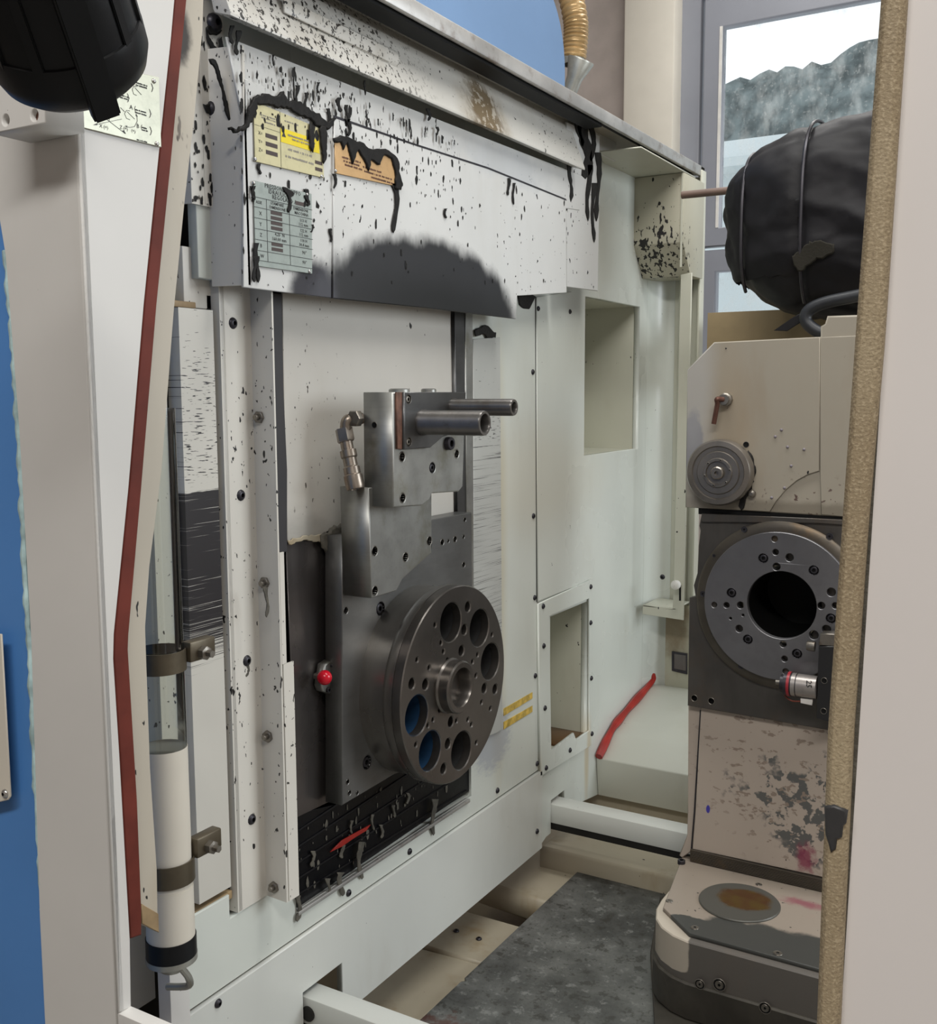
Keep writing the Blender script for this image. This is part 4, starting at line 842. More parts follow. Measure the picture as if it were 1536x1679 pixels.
for px, py, r_ in [(1147, 1614, .0085), (1179, 1615, .0105), (1254, 1653, .0095)]: screw(ft, px, py, 'Y', yF - .0065, r_, 'dimple', m_zinc, 'counterbore'); screw(ft, px, py, 'Y', yF - .0068, r_ * .62, 'flat', m_zinc)
rb_ = thing('ribbed_wiper', 'grooved brown-grey wiper strip along the foot of the head column', 'wiper', (.5, 1.94, .46))
for i in range(8):
    z_ = .4625 + i * .0030
    box('rib', (.362, 1.940, z_), (1.0, 1.951, z_ + .0022), m_ring, rb_, 0)
cl = thing('head_column', 'chipped beige column carrying the work head above the ribbed strip', 'machine column', (.6, 2.0, .46))
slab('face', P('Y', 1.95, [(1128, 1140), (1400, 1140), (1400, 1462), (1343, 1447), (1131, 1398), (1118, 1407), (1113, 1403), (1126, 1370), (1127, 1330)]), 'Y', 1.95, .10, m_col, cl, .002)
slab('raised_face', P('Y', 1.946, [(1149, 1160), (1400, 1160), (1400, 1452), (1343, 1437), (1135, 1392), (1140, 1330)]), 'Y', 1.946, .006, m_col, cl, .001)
slab('seam', P('Y', 1.9455, [(1147, 1165), (1149, 1165), (1139, 1330), (1134, 1392), (1132, 1392), (1137, 1330)]), 'Y', 1.9465, .002, m_screw, cl, 0)
box('rear_body', (.37, 2.20, .46), (.95, 2.22, 1.19), m_head, cl, 0)

cxh, czh = .527, 1.0045
def hpt(cx, cy2, y): p = at(1080 + cx / 3.84, 820 + cy2 / 3.84, 'Y', y); return (p[0], p[2])
hb = thing('head_block', 'dark square steel block around the bored face plate', 'machine head', (.6, 1.93, .7))
slab('block', [P('Y', 1.932, [(1151, 838), (1400, 850), (1400, 1204), (1355, 1197), (1127, 1157), (1130, 980), (1140, 978), (1137, 960), (1143, 940), (1145, 895), (1148, 870), (1146, 862)]), circ((cxh, czh), .075, 32)[::-1]] + [circ(hpt(a_, b_, 1.932), .006, 14)[::-1] for a_, b_ in [(223, 1247), (330, 1265)]], 'Y', 1.932, .02, m_headsteel, hb, .0015)
cxh, czh = .527, 1.0045
orng = lathe('outer_ring', [(.118, 0), (.158, 0), (.158, .006), (.154, .009), (.140, .010), (.118, .010)], (cxh, 1.932, czh), '-Y', m_ring, hb, 72)
FY = 1.914
c0 = hpt(770, 662, FY)
hl = [circ(c0, .0635, 64)[::-1]] + [circ(hpt(a, b, FY), r_, 14)[::-1] for a, b, r_ in [(728, 245, .0058), (734, 328, .0058), (740, 420, .0072), (822, 362, .0075), (1022, 665, .0068), (1110, 665, .006), (348, 660, .0055), (425, 662, .0058), (513, 662, .0068), (505, 810, .0072), (782, 908, .0062), (791, 1000, .0058), (798, 1080, .0058), (975, 850, .0085), (1055, 815, .008), (451, 745, .0026), (529, 725, .0026), (1085, 580, .008)]] + [circ(hpt(a, b, FY), .0068 * 1.27, 16)[::-1] for a, b in [(657, 366), (457, 584), (560, 877), (870, 967), (1083, 745), (975, 442)]]
fpl = o = slab('bored_face_plate', [circ((cxh, czh), .139, 96)] + hl, 'Y', FY, .014, m_face, hb, .001); smooth_mesh(o.data, 40)
lathe('bore', [(.0635, 0), (.0665, 0), (.0665, -.16), (.0, -.16), (0, -.159), (.0645, -.158), (.0635, -.02)][:3] + [(.0, -.16)], (c0[0], FY + .001, c0[1]), '-Y', m_black, hb, 48)
for a, b in [(657, 366), (457, 584), (560, 877), (870, 967), (1083, 745), (975, 442)]:
    u, v = hpt(a, b, FY); screw(fpl, 0, 0, 'Y', 0, .0068, 'sunk', m_screw, pos=(u, FY, v))
for a, b, r_ in [(538, 185, .0052), (1075, 228, .0055), (278, 590, .0052), (518, 1045, .0052), (347, 350, .0028), (340, 838, .0028)]:
    u, v = hpt(a, b, 1.922); screw(orng, 0, 0, 'Y', 0, r_, 'flat', m_screw, pos=(u, 1.9217, v))
for a, b in [(223, 1247), (330, 1265)]:
    u, v = hpt(a, b, 1.932); screw(hb, 0, 0, 'Y', 0, .0062, 'hole', m_zinc, 'screw_hole', pos=(u, 1.932, v))
slab('top_ridge', P('Y', 1.926, [(1150, 842), (1400, 853), (1400, 862), (1340, 858), (1150, 856)]), 'Y', 1.926, .01, m_headsteel, hb, .001)

up = thing('head_housing', 'large beige housing with a cut corner above the bored face plate', 'machine head', (.6, 1.93, 1.18))
HY = 1.925
slab('body', P('Y', HY + .004, [(1123, 832), (1126, 606), (1170, 561), (1345, 552), (1345, 535), (1352, 531), (1356, 518), (1420, 516), (1405, 850)]), 'Y', HY + .004, .30, m_head, up, .003)
arcp = [(1262, 839), (1272, 822), (1288, 803), (1306, 788), (1324, 778), (1342, 772)]
slab('front_cover', P('Y', HY, [(1124, 832), (1127, 607), (1171, 562), (1344, 553), (1343, 772)][:5] + arcp[::-1][1:]), 'Y', HY, .004, m_head, up, .001)
slab('side_cover', P('Y', HY, [(1345, 553), (1410, 550), (1404, 849), (1346, 844), (1344, 775)]), 'Y', HY + .001, .004, m_head, up, .001)
slab('base_gap', P('Y', HY + .006, [(1145, 833), (1410, 848), (1410, 856), (1145, 843)]), 'Y', HY + .006, .05, m_black, up, 0)
for px, py, r_, k in [(1223, 729, .0050, 'dimple'), (1190, 571, .0015, 'rivet')]: screw(up, px, py, 'Y', HY - .0005, r_, k, m_screw)
p = at(1234, 809, 'Y', HY); lathe('knob', [(.004, 0), (.004, .004), (.0075, .005), (.0065, .010), (.003, .013), (0, .013)], p, '-Y', m_zinc, up, 16)
for px, py in [(1281, 705), (1291, 733), (1297, 764), (1318, 737), (1286, 800), (1265, 816), (1271, 716)]: screw(up, px, py, 'Y', HY - .0002, .0028, 'rivet', plain('plug', (.20, .18, .20), .5), 'plug')
grease('grease_lump', [(1215, 812), (1222, 806), (1225, 812)], [(1211, 830), (1216, 838), (1221, 834)], 'Y', HY, m_grease, up, 44, .003, 1.5)
pu = thing('round_cap_pulley', 'round dark turned cap with six small screws at the housing corner', 'pulley', (.41, 1.9, 1.25))
pc = at(1178, 775, 'Y', 1.90); pR = .062
m_pul = metal('turned_cap_steel', (.26, .235, .205), .30, .75, (1, 1, 1), 30, .15)
lathe('cap', [(pR - .006, -.022), (pR, -.018), (pR, .0), (pR - .003, .005), (.050, .006), (.048, .003), (.041, .003), (.039, .006), (.028, .006), (.0265, .009), (.022, .009), (.021, .005), (.0125, .005), (.012, .012), (.010, .014), (.004, .014), (.0035, .008), (0, .008)], pc, '-Y', m_pul, pu, 64)
for i in range(6):
    a = math.radians(60 * i + 15); screw(pu, 0, 0, 'Y', 0, .0024, 'cap', m_zinc, pos=(pc[0] + .0243 * math.cos(a), pc[1] - .009, pc[2] + .0243 * math.sin(a)))
grease('grease_lump', [(1228, 738), (1237, 752), (1240, 775)], [(1224, 745), (1233, 790), (1226, 812)], 'Y', HY, m_grease, up, 45, .006, 2)
cn = thing('copper_nozzle', 'short bent copper pipe on a dark fitting on the beige housing', 'nozzle', (.43, 1.9, 1.37))
p = Vector(at(1191, 655, 'Y', HY)); 
lathe('fitting', [(.0125, 0), (.0125, .010), (.010, .012), (.010, .020), (0, .020)], p, '-Y', m_zinc, cn, 10)
e1 = Vector(at(1176, 662, 'Y', HY - .022)); e2 = Vector(at(1170, 695, 'Y', HY - .020))
tube('pipe', curve_pts([p + Vector((0, -.018, 0)), p + Vector((-.010, -.026, .001)), e1, e1 + (e2 - e1) * .4 , e2], 6), .0046, m_copper, cn, 10)

# probe at the lower right of the head
pr_ = thing('measuring_probe', 'small silver probe with a red and black ring on a black block', 'probe', (.6, 1.87, .86))
PY = 1.87
q = P('Y', PY, [(1341, 1058), (1364, 1058), (1362, 1184), (1338, 1178)])
slab('mount_block', P('Y', PY, [(1342, 1060), (1372, 1060), (1368, 1186), (1338, 1178)]), 'Y', PY, .045, plain('black_block', (.012, .012, .013), .4), pr_, .001)
slab('top_block', P('Y', PY + .002, [(1345, 1039), (1372, 1040), (1372, 1060), (1342, 1058)]), 'Y', PY + .002, .03, m_zinc, pr_, .001)
screw(pr_, 1351, 1116, 'Y', PY - .0003, .005, 'dimple', m_zinc, 'screw_hole'); screw(pr_, 1350, 1166, 'Y', PY - .0003, .005, 'dimple', m_zinc, 'screw_hole')
a = Vector(at(1338, 1127, 'Y', PY + .012)); b_ = Vector(at(1300, 1122, 'Y', PY + .012)); rr = 17.5 / 1700 * 2.05 * 1.0
def seg(nm, t0, t1, r_, mt): lathe(nm, [(0, 0), (r_, 0), (r_, (a - b_).length * (t1 - t0)), (0, (a - b_).length * (t1 - t0))], a + (b_ - a) * t0, 'Z', mt, pr_, 28, rot=(b_ - a).normalized().to_track_quat('Z', 'Y').to_matrix().to_4x4())
m_sil = metal('silver_probe', (.36, .33, .31), .35, .6, var=.05)
seg('barrel', -.05, .80, rr * .98, m_sil); seg('groove', .80, .84, rr * .93, m_screw); seg('collar', .84, 1.02, rr, m_sil)
seg('black_ring', 1.02, 1.35, rr * 1.02, m_screw); seg('red_ring', 1.08, 1.20, rr * 1.07, plain('red_ring', (.30, .02, .03), .4))
seg('nose', 1.35, 1.52, rr * .75, m_screw); seg('tip', 1.50, 1.75, rr * .22, m_zinc)
tm = at(1322, 1115, 'Y', PY + .012 - rr)
text('lettering', '25', 'Y', PY + .012 - rr - .0006, tm[0], tm[2], .014, m_ink, pr_, rot=-math.pi / 2, bold=.0002)
slab('connector', P('Y', PY + .006, [(1312, 1145), (1332, 1147), (1331, 1157), (1312, 1153)]), 'Y', PY + .006, .010, m_white, pr_, .001)
tube('wire', curve_pts([at(*q_, 'Y', PY + .012) for q_ in [(1283, 1132), (1288, 1142), (1298, 1149), (1312, 1150)]], 6), .0016, plain('wire_red', (.16, .04, .025), .5), pr_, 6)
kn = at(1336, 1060, 'Y', PY + .01); lathe('thumb_screw', [(0, 0), (.009, 0), (.009, .012), (.008, .014), (0, .014)], kn, '-X', m_zinc, pr_, 20)

# things on top of the housing
box_t = thing('cardboard_box', 'brown cardboard box behind the covered motor, in front of the window', 'box', (.4, 2.5, 1.55))
q = P('Y', 2.45, [(1160, 513), (1420, 505)])
for nm, lo, hi in [('front_panel', (q[0][0], 2.45, 1.42), (.95, 2.454, q[0][1])), ('left_panel', (q[0][0], 2.454, 1.42), (q[0][0] + .004, 2.75, q[0][1])), ('back_panel', (q[0][0], 2.75, 1.42), (.95, 2.754, q[0][1] - .005))]: box(nm, lo, hi, m_card, box_t, .0005)
box('top_flap', (q[0][0], 2.452, q[0][1] - .004), (.95, 2.62, q[0][1]), m_card, box_t, .0005)
bt = box('wooden_board', (P('Y', 1.95, [(1197, 548)])[0][0], 1.95, 1.474), (.95, 2.12, 1.492), m_wood, None, .002)
tag(bt, 'thin wooden board lying on top of the beige housing', 'board')
bd_s = bt
def bag():
    bm = bmesh.new(); bmesh.ops.create_icosphere(bm, subdivisions=6, radius=1)
    c, s = Vector((.60, 2.28, 1.735)), Vector((.278, .20, .188))
    for v in bm.verts:
        n = v.co.copy(); p = 3.0
        k = (abs(n.x) ** p + abs(n.y) ** p + abs(n.z) ** p) ** (-1 / p); q = n * k
        top = .13 * max(0, q.x + .9) * max(0, q.z)     # rises towards the right
        f = 1 + .05 * mnoise.noise(n * 1.6 + Vector((4, 1, 2))) + .035 * abs(mnoise.noise(n * 3.4)) - .05 * abs(mnoise.noise(Vector((n.x * 2.2 + n.z * 2, n.y * 2, n.z * 1.2 - n.x * 2))) ) + .007 * mnoise.noise(n * 16)
        r2 = 1 - .03 * (math.exp(-((q.x + .35) / .03) ** 2) + math.exp(-((q.x + .80) / .03) ** 2))
        v.co = c + Vector((q.x * s.x * f, q.y * s.y * f * r2, (q.z * f * r2 + top) * s.z))
        if q.z < -.6: v.co.z += .03 * (abs(q.x + .1) ** 2)
    me = bpy.data.meshes.new('bag'); bm.to_mesh(me); bm.free(); return me
bg = thing('covered_motor', 'black vinyl cover strapped over a motor in front of the window', 'cover', (.6, 2.28, 1.55))
link('vinyl_cover', bag(), m_bag, bg)
def strap(xr, nm):
    c, s = Vector((.60, 2.28, 1.735)), Vector((.278, .20, .188)); pts = []
    for i in range(41):
        a = math.pi * (.45 + i / 40 * .82); n = Vector((xr, math.cos(a), math.sin(a))); p = 3.0
        k = (abs(n.y) ** p + abs(n.z) ** p) ** (-1 / p) * (1 - abs(xr) ** p) ** (1 / p); top = .13 * max(0, xr + .9) * max(0, n.z * k)
        pts.append(c + Vector((xr * s.x, n.y * k * s.y * 1.02, (n.z * k * 1.03 + top) * s.z)))
    tube(nm, pts, .0035, m_screw, bg, 6)
strap(-.33, 'strap'); strap(-.78, 'strap')
grease('mud_patch', [(1300, 420), (1325, 398), (1345, 392), (1368, 400)], [(1302, 436), (1312, 446), (1332, 428), (1352, 424), (1368, 414)], 'Y', 2.085, plain('dried_mud', (.022, .020, .015), .85, 0, 200, .6, spec=.2), bg, 51, .006, 3)
hs = thing('rubber_hose', 'thick black rubber hose looping below the covered motor', 'hose', (.5, 2.05, 1.5))
tube('hose', curve_pts([at(*q_, 'Y', 2.02) for q_ in [(1440, 478), (1395, 487), (1350, 497), (1325, 510), (1322, 528), (1345, 545), (1380, 548)]], 8), .0115, m_glove, hs, 14)
slab('loose_strap', P('Y', 2.03, [(1268, 542), (1300, 520), (1315, 512), (1322, 522), (1290, 543)]), 'Y', 2.03, .004, m_bag, hs, .001)
rd = tube('brown_rod', [at(1118, 320, 'Y', 2.35), at(1240, 308, 'Y', 2.35)], .0085, m_rod, None, 12); tag(rd, 'thin brown rod between the chute box and the covered motor', 'rod')

# ================================================================== BLUE CABINET, HOSE
bc = thing('blue_cabinet', 'pale blue cabinet with a rounded corner behind the machine lid', 'cabinet', (-.3, 2.0, 2.0))
cy2 = at(927, 130, 'X', -.25)[1]
slab('body', [(.8, 1.98), (cy2, 1.98), (cy2, 2.25)] + [(cy2 - .16 + .16 * math.cos(a_), 2.25 + .20 * math.sin(a_)) for a_ in np.linspace(0.15, math.pi / 2, 10)] + [(.8, 2.45)], 'X', -.25, .5, m_blue2, bc, .004)
sphs = thing('spiral_duct', 'gold ribbed spiral duct hanging beside the pale blue cabinet', 'duct', (-.4, 3.1, 2.4))
ctr = curve_pts([at(*q_, 'Y', 3.0) for q_ in [(915, -70), (932, -20), (943, 30), (944, 60), (941, 96)]], 22)
r0 = 20 / 1700 * 3.25
link('duct', tube_mesh(ctr, 1, 20, True, lambda t: .034 + .0048 * abs(math.sin(t * math.pi * 20))), m_gold, sphs)
nz = thing('duct_nozzle', 'grey flared metal nozzle at the lower end of the spiral duct', 'nozzle', (-.35, 3.0, 2.3))
pA, pB = Vector(at(953, 98, 'Y', 2.98)), Vector(at(934, 150, 'Y', 2.98))
lathe('flared_cone', [(0.0, 0), (.040, 0), (.041, .004), (.024, .055), (.022, .10), (0, .10)], pA, 'Z', m_galv, nz, 28, rot=(pB - pA).normalized().to_track_quat('Z', 'Y').to_matrix().to_4x4())
lathe('collar', [(.030, 0), (.034, 0), (.034, .03), (.03, .03), (0, .03)], Vector(at(940, 106, 'Y', 3.0)), 'Z', m_galv, nz, 24)

# ================================================================== LEFT FRAME POST
PX, PYf = .268, .60
po = thing('door_post', 'wide cream machine door post at the left, seen corner-on', 'machine post', (.2, .6, .5))
fa = P('Y', PYf, [(-140, -560), (118, -60), (196, 1664), (198, 1760), (75, 1760), (62, 1500), (48, 1050), (28, 700), (6, 420), (-30, 200)])
ztop = float(at(345, -560, 'X', PX)[2])
slab('front_face', [(fa[0][0], ztop), (PX, ztop), (PX, .70)] + fa[4:], 'Y', PYf, .01, m_cream2, po, .003)
fb = [(343, -560), (290, -20), (283, 60), (264, 240), (238, 500), (213, 800), (189, 1040), (188, 1080), (198, 1237), (215, 1540), (217, 1653)]
slab('side_face', [(PYf + .001, .8365), (PYf + .001, ztop)] + P('X', PX, fb), 'X', PX, .008, m_cream2, po, .002)
lin = P('X', .262, [(364, -560), (308, -20), (303, 30), (283, 240), (257, 500), (232, 800), (211, 1040), (210, 1065), (225, 1312), (232, 1490), (232, 1533)])
lout = P('X', .262, [(342, -560), (286, -20), (260, 240), (234, 500), (209, 800), (185, 1040), (184, 1080), (194, 1237), (211, 1540)])
slab('flange', P('X', .252, [(355, -560), (390, -560), (335, -20), (333, 50), (320, 187), (303, 337), (286, 510), (266, 771), (246, 928), (239, 1028), (240, 1060), (247, 1260), (258, 1425), (260, 1529), (228, 1514), (220, 1312), (204, 1060), (228, 800), (278, 240), (300, -20)]), 'X', .252, .006, m_cream3, po, .001)
slab('notch_piece', P('X', .253, [(232, 1482), (259, 1498), (260, 1529), (232, 1514)]), 'X', .254, .003, m_wood, po, .0005)
p1, p2 = at(217, 1651, 'X', PX), at(283, 1682, 'Y', .62)
prism('sill', [(PX - .008, .6015), (PX + .4, .6015), (PX + .4, .616), (PX - .008, .616)], 'Z', .80, .8365, m_cream2, po, .001)
se = slab('red_seal', lout + lin[::-1], 'X', .2635, .014, m_redseal, None, .002); tag(se, 'long bent brick-red rubber seal strip along the left door post', 'seal')
# block, data plate
hbk = thing('drilled_block', 'small cream block with two holes on the left post, beneath the black ribbed cover', 'block', (.2, .55, 1.55))
bq = [at(12, 217, 'Y', .56), at(75, 203, 'Y', .56)]
blk_z0 = .5 * (bq[0][2] + bq[1][2]); hx0, hx1 = bq[0][0], bq[1][0]
hh = [circ((at(9, 197, 'Y', .56)[0], at(9, 197, 'Y', .56)[2]), .0045, 14)[::-1], circ((at(56, 189, 'Y', .56)[0], at(56, 189, 'Y', .56)[2]), .0045, 14)[::-1]]
slab('block', [rect(hx0 - .02, blk_z0 + .001, hx1, blk_z0 + .07)] + hh, 'Y', .56, .038, m_cream2, hbk, .001)
slab('hole_backing', rect(hx0, blk_z0 + .004, hx1 - .004, blk_z0 + .06), 'Y', .565, .03, m_gask, hbk, 0)
dp, u0, u1, v0, v1 = plate_thing('axes_diagram_plate', 'silver-yellow metal plate with an axis diagram, half hidden by the black ribbed cover', [(125, 100), (258, 127), (262, 242), (126, 208)], 'X', PX, m_p4)
W, Hh = u1 - u0, v1 - v0; T = PX + .0023
def ppx(x, y): q = at(110 + x / 9.035, 110 + y / 9.035, 'X', T); return Vector(q)
def line(pts, r_=.00022, nm='diagram_line'): return [ppx(*p_) for p_ in pts], r_
segs = [[(620, 560), (625, 800)], [(400, 630), (620, 800), (860, 985)], [(810, 770), (400, 855)], [(790, 600), (850, 660)], [(890, 660), (1000, 770)], [(1000, 300), (1100, 410)], [(1035, 720), (1040, 800), (1000, 880), (930, 895), (870, 880)], [(930, 650), (880, 640), (850, 690), (880, 760), (930, 780)], [(1040, 290), (990, 280), (965, 330), (985, 400), (1030, 420)], [(740, 480), (700, 560), (720, 640)]]
bm = bmesh.new()
for s in segs:
    me = tube_mesh([ppx(*p_) for p_ in s], .00025, 4); bm.from_mesh(me)
me = bpy.data.meshes.new('diagram_lines'); bm.to_mesh(me); bm.free(); link('diagram_lines', me, m_ink, dp)
for tri in [[(385, 858), (445, 830), (445, 860)], [(870, 990), (810, 945), (840, 935)], [(1020, 690), (1045, 735), (1018, 725)], [(860, 870), (890, 868), (885, 892)]]:
    slab('arrow', [(v_[1], v_[2]) for v_ in (ppx(*p_) for p_ in tri)], 'X', T + .0003, .0003, m_ink, dp, 0)
for s, x, y, z_ in [('X (+)', 480, 890, .0042), ('Z (+)', 780, 910, .0042), ('(+)', 950, 960, .004), ('A {', 925, 620, .0055), ('B {', 1030, 900, .0055), ('}', 1215, 720, .008), ('}', 1225, 980, .008), ('}', 1245, 340, .008), ('}', 890, 490, .008)]:
    v_ = ppx(x, y); text('lettering', s, 'X', T + .0002, v_[1], v_[2], z_ * 1.0, m_ink, dp)
scribble(dp, 'X', T, [(ppx(a, b)[1], ppx(a, b)[2], .012, .0013) for a, b in [(1010, 640), (1010, 680), (1020, 240), (1020, 275), (740, 410), (740, 445), (1035, 1085)]] + [(ppx(a, b)[1], ppx(a, b)[2], .006, .0013) for a, b in [(1110, 905), (1110, 940)]], m_ink, 4)
for px, py in [(252, 133), (130, 200), (257, 236)]: screw(dp, px, py, 'X', T, .0022, 'rivet', m_rivet, 'rivet')

# blue cabinet side, left
bl = thing('blue_side_panel', 'bright blue panel edge at the far left behind the cream post', 'machine panel', (.1, .61, .5))
slab('panel', P('Y', .606, [(-260, -560), (80, -560), (130, 1780), (-220, 1780)]), 'Y', .606, .01, m_blue, bl, .001)
bead = P('Y', PYf, [(4, 410), (13, 520), (20, 620), (27, 740), (33, 860), (38, 980), (45, 1080), (50, 1200), (57, 1330), (64, 1450), (70, 1560), (77, 1700)])
bp_ = curve_pts([(a_, PYf + .004, b_) for a_, b_ in bead], 10)
rnd = random.Random(3); bp_ = [p_ + Vector((rnd.uniform(-.0009, .0009), 0, 0)) for p_ in bp_]
tag(tube('sealant_bead', bp_, .0035, m_teal, None, 7, lambda t: .0036 + .0010 * math.sin(t * 160) * math.sin(t * 51)), 'ragged turquoise sealant bead between blue panel and cream post', 'sealant')
pt = thing('beige_corner_plate', 'beige cover plate with one silver screw on the blue panel', 'plate', (.05, .6, .9))
slab('plate', P('Y', .594, [(-60, 1030), (2, 1040), (17, 1306), (13, 1312), (-60, 1330)]), 'Y', .594, .0022, m_pillar, pt, .001)
screw(pt, 9, 1301, 'Y', .5940, .0045, 'button', m_rivet)

# ================================================================== OIL TUBE
ot = thing('oil_tube', 'clear plastic oil tube with brown clamp bands beside the red seal', 'tube', (.17, .75, .78))
tc = lambda py: Vector(at(271, py, 'Y', .75)); cxo = tc(1300)[0]; cyo = .75; ro = .0245
z_of = lambda py: tc(py)[2]
def cylz(nm, r_, z0_, z1_, mt, th=None, n=40):
    lathe(nm, [(r_ - .0015, 0), (r_, 0), (r_, z1_ - z0_), (r_ - .0015, z1_ - z0_)] if th else [(0, 0), (r_, 0), (r_, z1_ - z0_), (0, z1_ - z0_)], (cxo, cyo, z0_), 'Z', mt, ot, n)
zt, zb = z_of(830), z_of(1545)
cylz('clear_tube', ro, zb, zt + .1, m_clear, True)
cylz('white_sleeve', ro + .0003, z_of(1510), z_of(1225), m_pillar)
cylz('white_foot', ro * 1.05, z_of(1535), z_of(1450), m_pillar)
cylz('black_ring', ro * 1.10, z_of(1560), z_of(1530), m_rubber)
lathe('cup', [(0, -.012), (.012, -.012), (.020, -.004), (ro * 1.12, 0), (ro * 1.12, .006), (0, .006)], (cxo, cyo, z_of(1568)), 'Z', m_galv, ot, 36)
cylz('clamp_band', ro * 1.14, z_of(1440), z_of(1405), m_bronze, True)
cylz('clamp_band', ro * 1.10, z_of(1100), z_of(1066), m_bronze, True)
for py in (1075, 1395):
    zz = z_of(py)
    box('clamp_arm', (cxo + .012, cyo + .018, zz - .010), (cxo + .026, cyo + .055, zz + .012), m_bronze, ot, .002)
    lathe('clamp_nut', [(0, 0), (.0075, 0), (.0075, .007), (.004, .008), (.004, .015), (0, .015)], (cxo + .026, cyo + .035, zz - .002), 'X', m_zinc, ot, 6)
tube('drain_pipe', curve_pts([(cxo + .012, cyo, z_of(1575)), (cxo + .014, cyo + .01, z_of(1600)), (cxo + .002, cyo + .02, z_of(1625)), (cxo - .03, cyo + .02, z_of(1640))], 8), .004, m_galv, ot, 10)
lp = thing('lower_post', 'narrow grey-cream post under the clear oil tube', 'post', (.15, .82, .5))
q = P('Y', .80, [(258, 1600), (278, 1600)])
box('post', (q[0][0], .80, .50), (q[1][0], .83, .79), m_cream2, lp, .001)

# ================================================================== BLACK CAP
cp = thing('ribbed_cover', 'black ribbed plastic cover tilted in the upper left corner', 'cover', (.38, .5, 1.65))
Yc = .46
base_c = Vector(at(118, 98, 'Y', Yc))
dpt = float(np.dot(R.T @ (np.array(base_c) - CAM), [0, 0, -1])); rc_ = 127 * dpt / F_PX
view = (Vector(CAM) - base_c).normalized(); axv = (Vector(at(118 - 34, 98 - 100, 'Y', Yc)) - base_c)
axv = (axv - view * axv.dot(view)).normalized(); axv = axv * math.cos(.56) + view * math.sin(.56)
rotc = axv.to_track_quat('Z', 'Y').to_matrix().to_4x4()
lathe('shell', [(0, -.010), (rc_ * .80, -.010), (rc_ * .93, -.004), (rc_, .006), (rc_ * 1.0, .020), (rc_ * .985, .024), (rc_ * .955, .0245), (rc_ * .90, .11), (rc_ * .70, .13), (0, .13)], base_c, 'Z', m_rubber, cp, 72, rot=rotc)
tgt = Vector(at(166, 165, 'Y', Yc)) - base_c; loc_ = rotc.to_3x3().inverted() @ tgt; loc2 = rotc.to_3x3().inverted() @ view
def rib_ang(px, py):
    best = min(range(360), key=lambda d_: (lambda w_: math.hypot(w_[0] - px, w_[1] - py) + (0 if (rotc.to_3x3() @ Vector((math.cos(math.radians(d_)), math.sin(math.radians(d_)), 0))).dot(view) > 0 else 999))(proj(base_c + rotc.to_3x3() @ Vector((rc_ * math.cos(math.radians(d_)), rc_ * math.sin(math.radians(d_)), 0)))))
    return math.radians(best)
def proj(p_):
    q_ = R.T @ (np.array(p_) - CAM); return (CX + F_PX * q_[0] / -q_[2], CY - F_PX * q_[1] / -q_[2])
a0_ = rib_ang(166, 160)
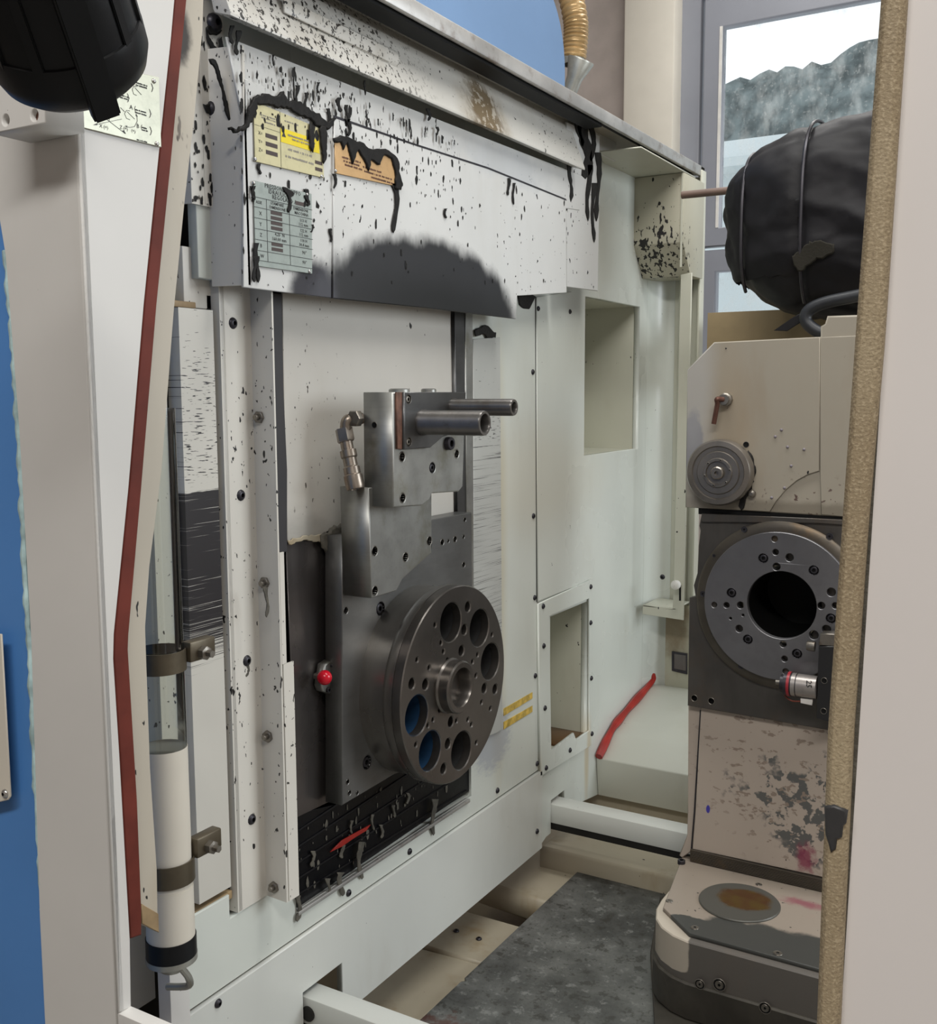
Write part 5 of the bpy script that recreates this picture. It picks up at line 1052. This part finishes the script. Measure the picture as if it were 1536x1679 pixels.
for i in range(10):
    a_ = a0_ + 2 * math.pi * i / 10
    clip = i == 0; wd = .0085 if clip else (.0035 if i % 2 else .007)
    prf = [(rc_ * .90, -.010), (rc_ * 1.06, -.012), (rc_ * 1.075, .004), (rc_ * 1.01, .108), (rc_ * .87, .108)] if clip else [(rc_ * .93, .020), (rc_ * .99, .020), (rc_ * .935, .108), (rc_ * .87, .108)]
    bm = bmesh.new(); vs_ = []
    for s_ in (-1, 1): vs_.append([bm.verts.new((r_, s_ * wd, h_)) for r_, h_ in prf])
    bm.faces.new(vs_[0]); bm.faces.new(vs_[1][::-1]); n_ = len(prf)
    for j in range(n_): bm.faces.new((vs_[0][j], vs_[1][j], vs_[1][(j + 1) % n_], vs_[0][(j + 1) % n_]))
    bmesh.ops.recalc_face_normals(bm, faces=bm.faces); bmesh.ops.bevel(bm, geom=list(bm.edges), offset=.0012 if clip else .0006, segments=2, affect='EDGES')
    nm = 'clip' if clip else 'rib'
    me = bpy.data.meshes.new(nm); bm.to_mesh(me); bm.free(); me.transform(Matrix.Translation(base_c) @ rotc @ Matrix.Rotation(a_, 4, 'Z')); link(nm, me, m_rubber, cp)

ct = base_c + axv * .125
tube('mounting_stem', curve_pts([ct, ct + Vector((-.02, 0, .05)), Vector((ct[0] - .06, .56, ct[2] + .10)), Vector((ct[0] - .08, .62, ct[2] + .11))], 6), .012, m_rubber, cp, 14)
# ================================================================== RIGHT DOOR
DY = .50
dr = thing('white_door', 'white lacquered machine door filling the right edge of the picture', 'door', (1.0, .5, .9))
le = [(1488, -60), (1485, 0), (1446, 560), (1421, 858), (1397, 1200), (1374, 1679), (1370, 1760)]
slab('door_panel', P('Y', DY, [(1530, -760)] + le[1:-1] + [(1352, 2300), (3200, 3300), (3200, -1500)]), 'Y', DY, .012, paint('door_lacquer', (.70, .67, .65), .42, .6, .08, rough=.34, tone=.03), dr, .001)  # panel extended far right, unseen, to block light from the work head
slab('dark_joint', P('Y', DY + .001, [(1480, -60), (1440, 560), (1412, 858), (1388, 1200), (1362, 1700), (1377, 1700), (1405, 1200), (1400, 1330), (1424, 858), (1448, 560), (1489, -60)][:6] + [(1489, -60)]), 'Y', DY - .0002, .002, m_grease2, dr, 0)
ts = slab('foam_seal', P('Y', DY - .008, [(1446, -60), (1442, 0), (1404, 500), (1379.5, 845), (1355, 1200), (1337, 1679), (1334, 1760), (1370, 1760), (1374, 1679), (1396, 1200), (1420, 858), (1446, 560), (1484, 0), (1487, -60)]), 'Y', DY - .008, .014, m_tan, None, .003)
tag(ts, 'long tan foam seal strip along the edge of the white door', 'seal')
tpw = slab('black_tape_patch', P('Y', DY - .010, [(1350, 1324), (1366, 1321), (1389, 1331), (1386, 1352), (1381, 1356), (1379, 1375), (1371, 1378), (1369, 1394), (1361, 1400), (1357, 1385), (1352, 1370)]), 'Y', DY - .0095, .003, plain('black_tape', (.035, .035, .036), .45, 0, 120, .4), None, .001)
tag(tpw, 'torn black tape patch wrapped over the tan foam seal', 'tape')
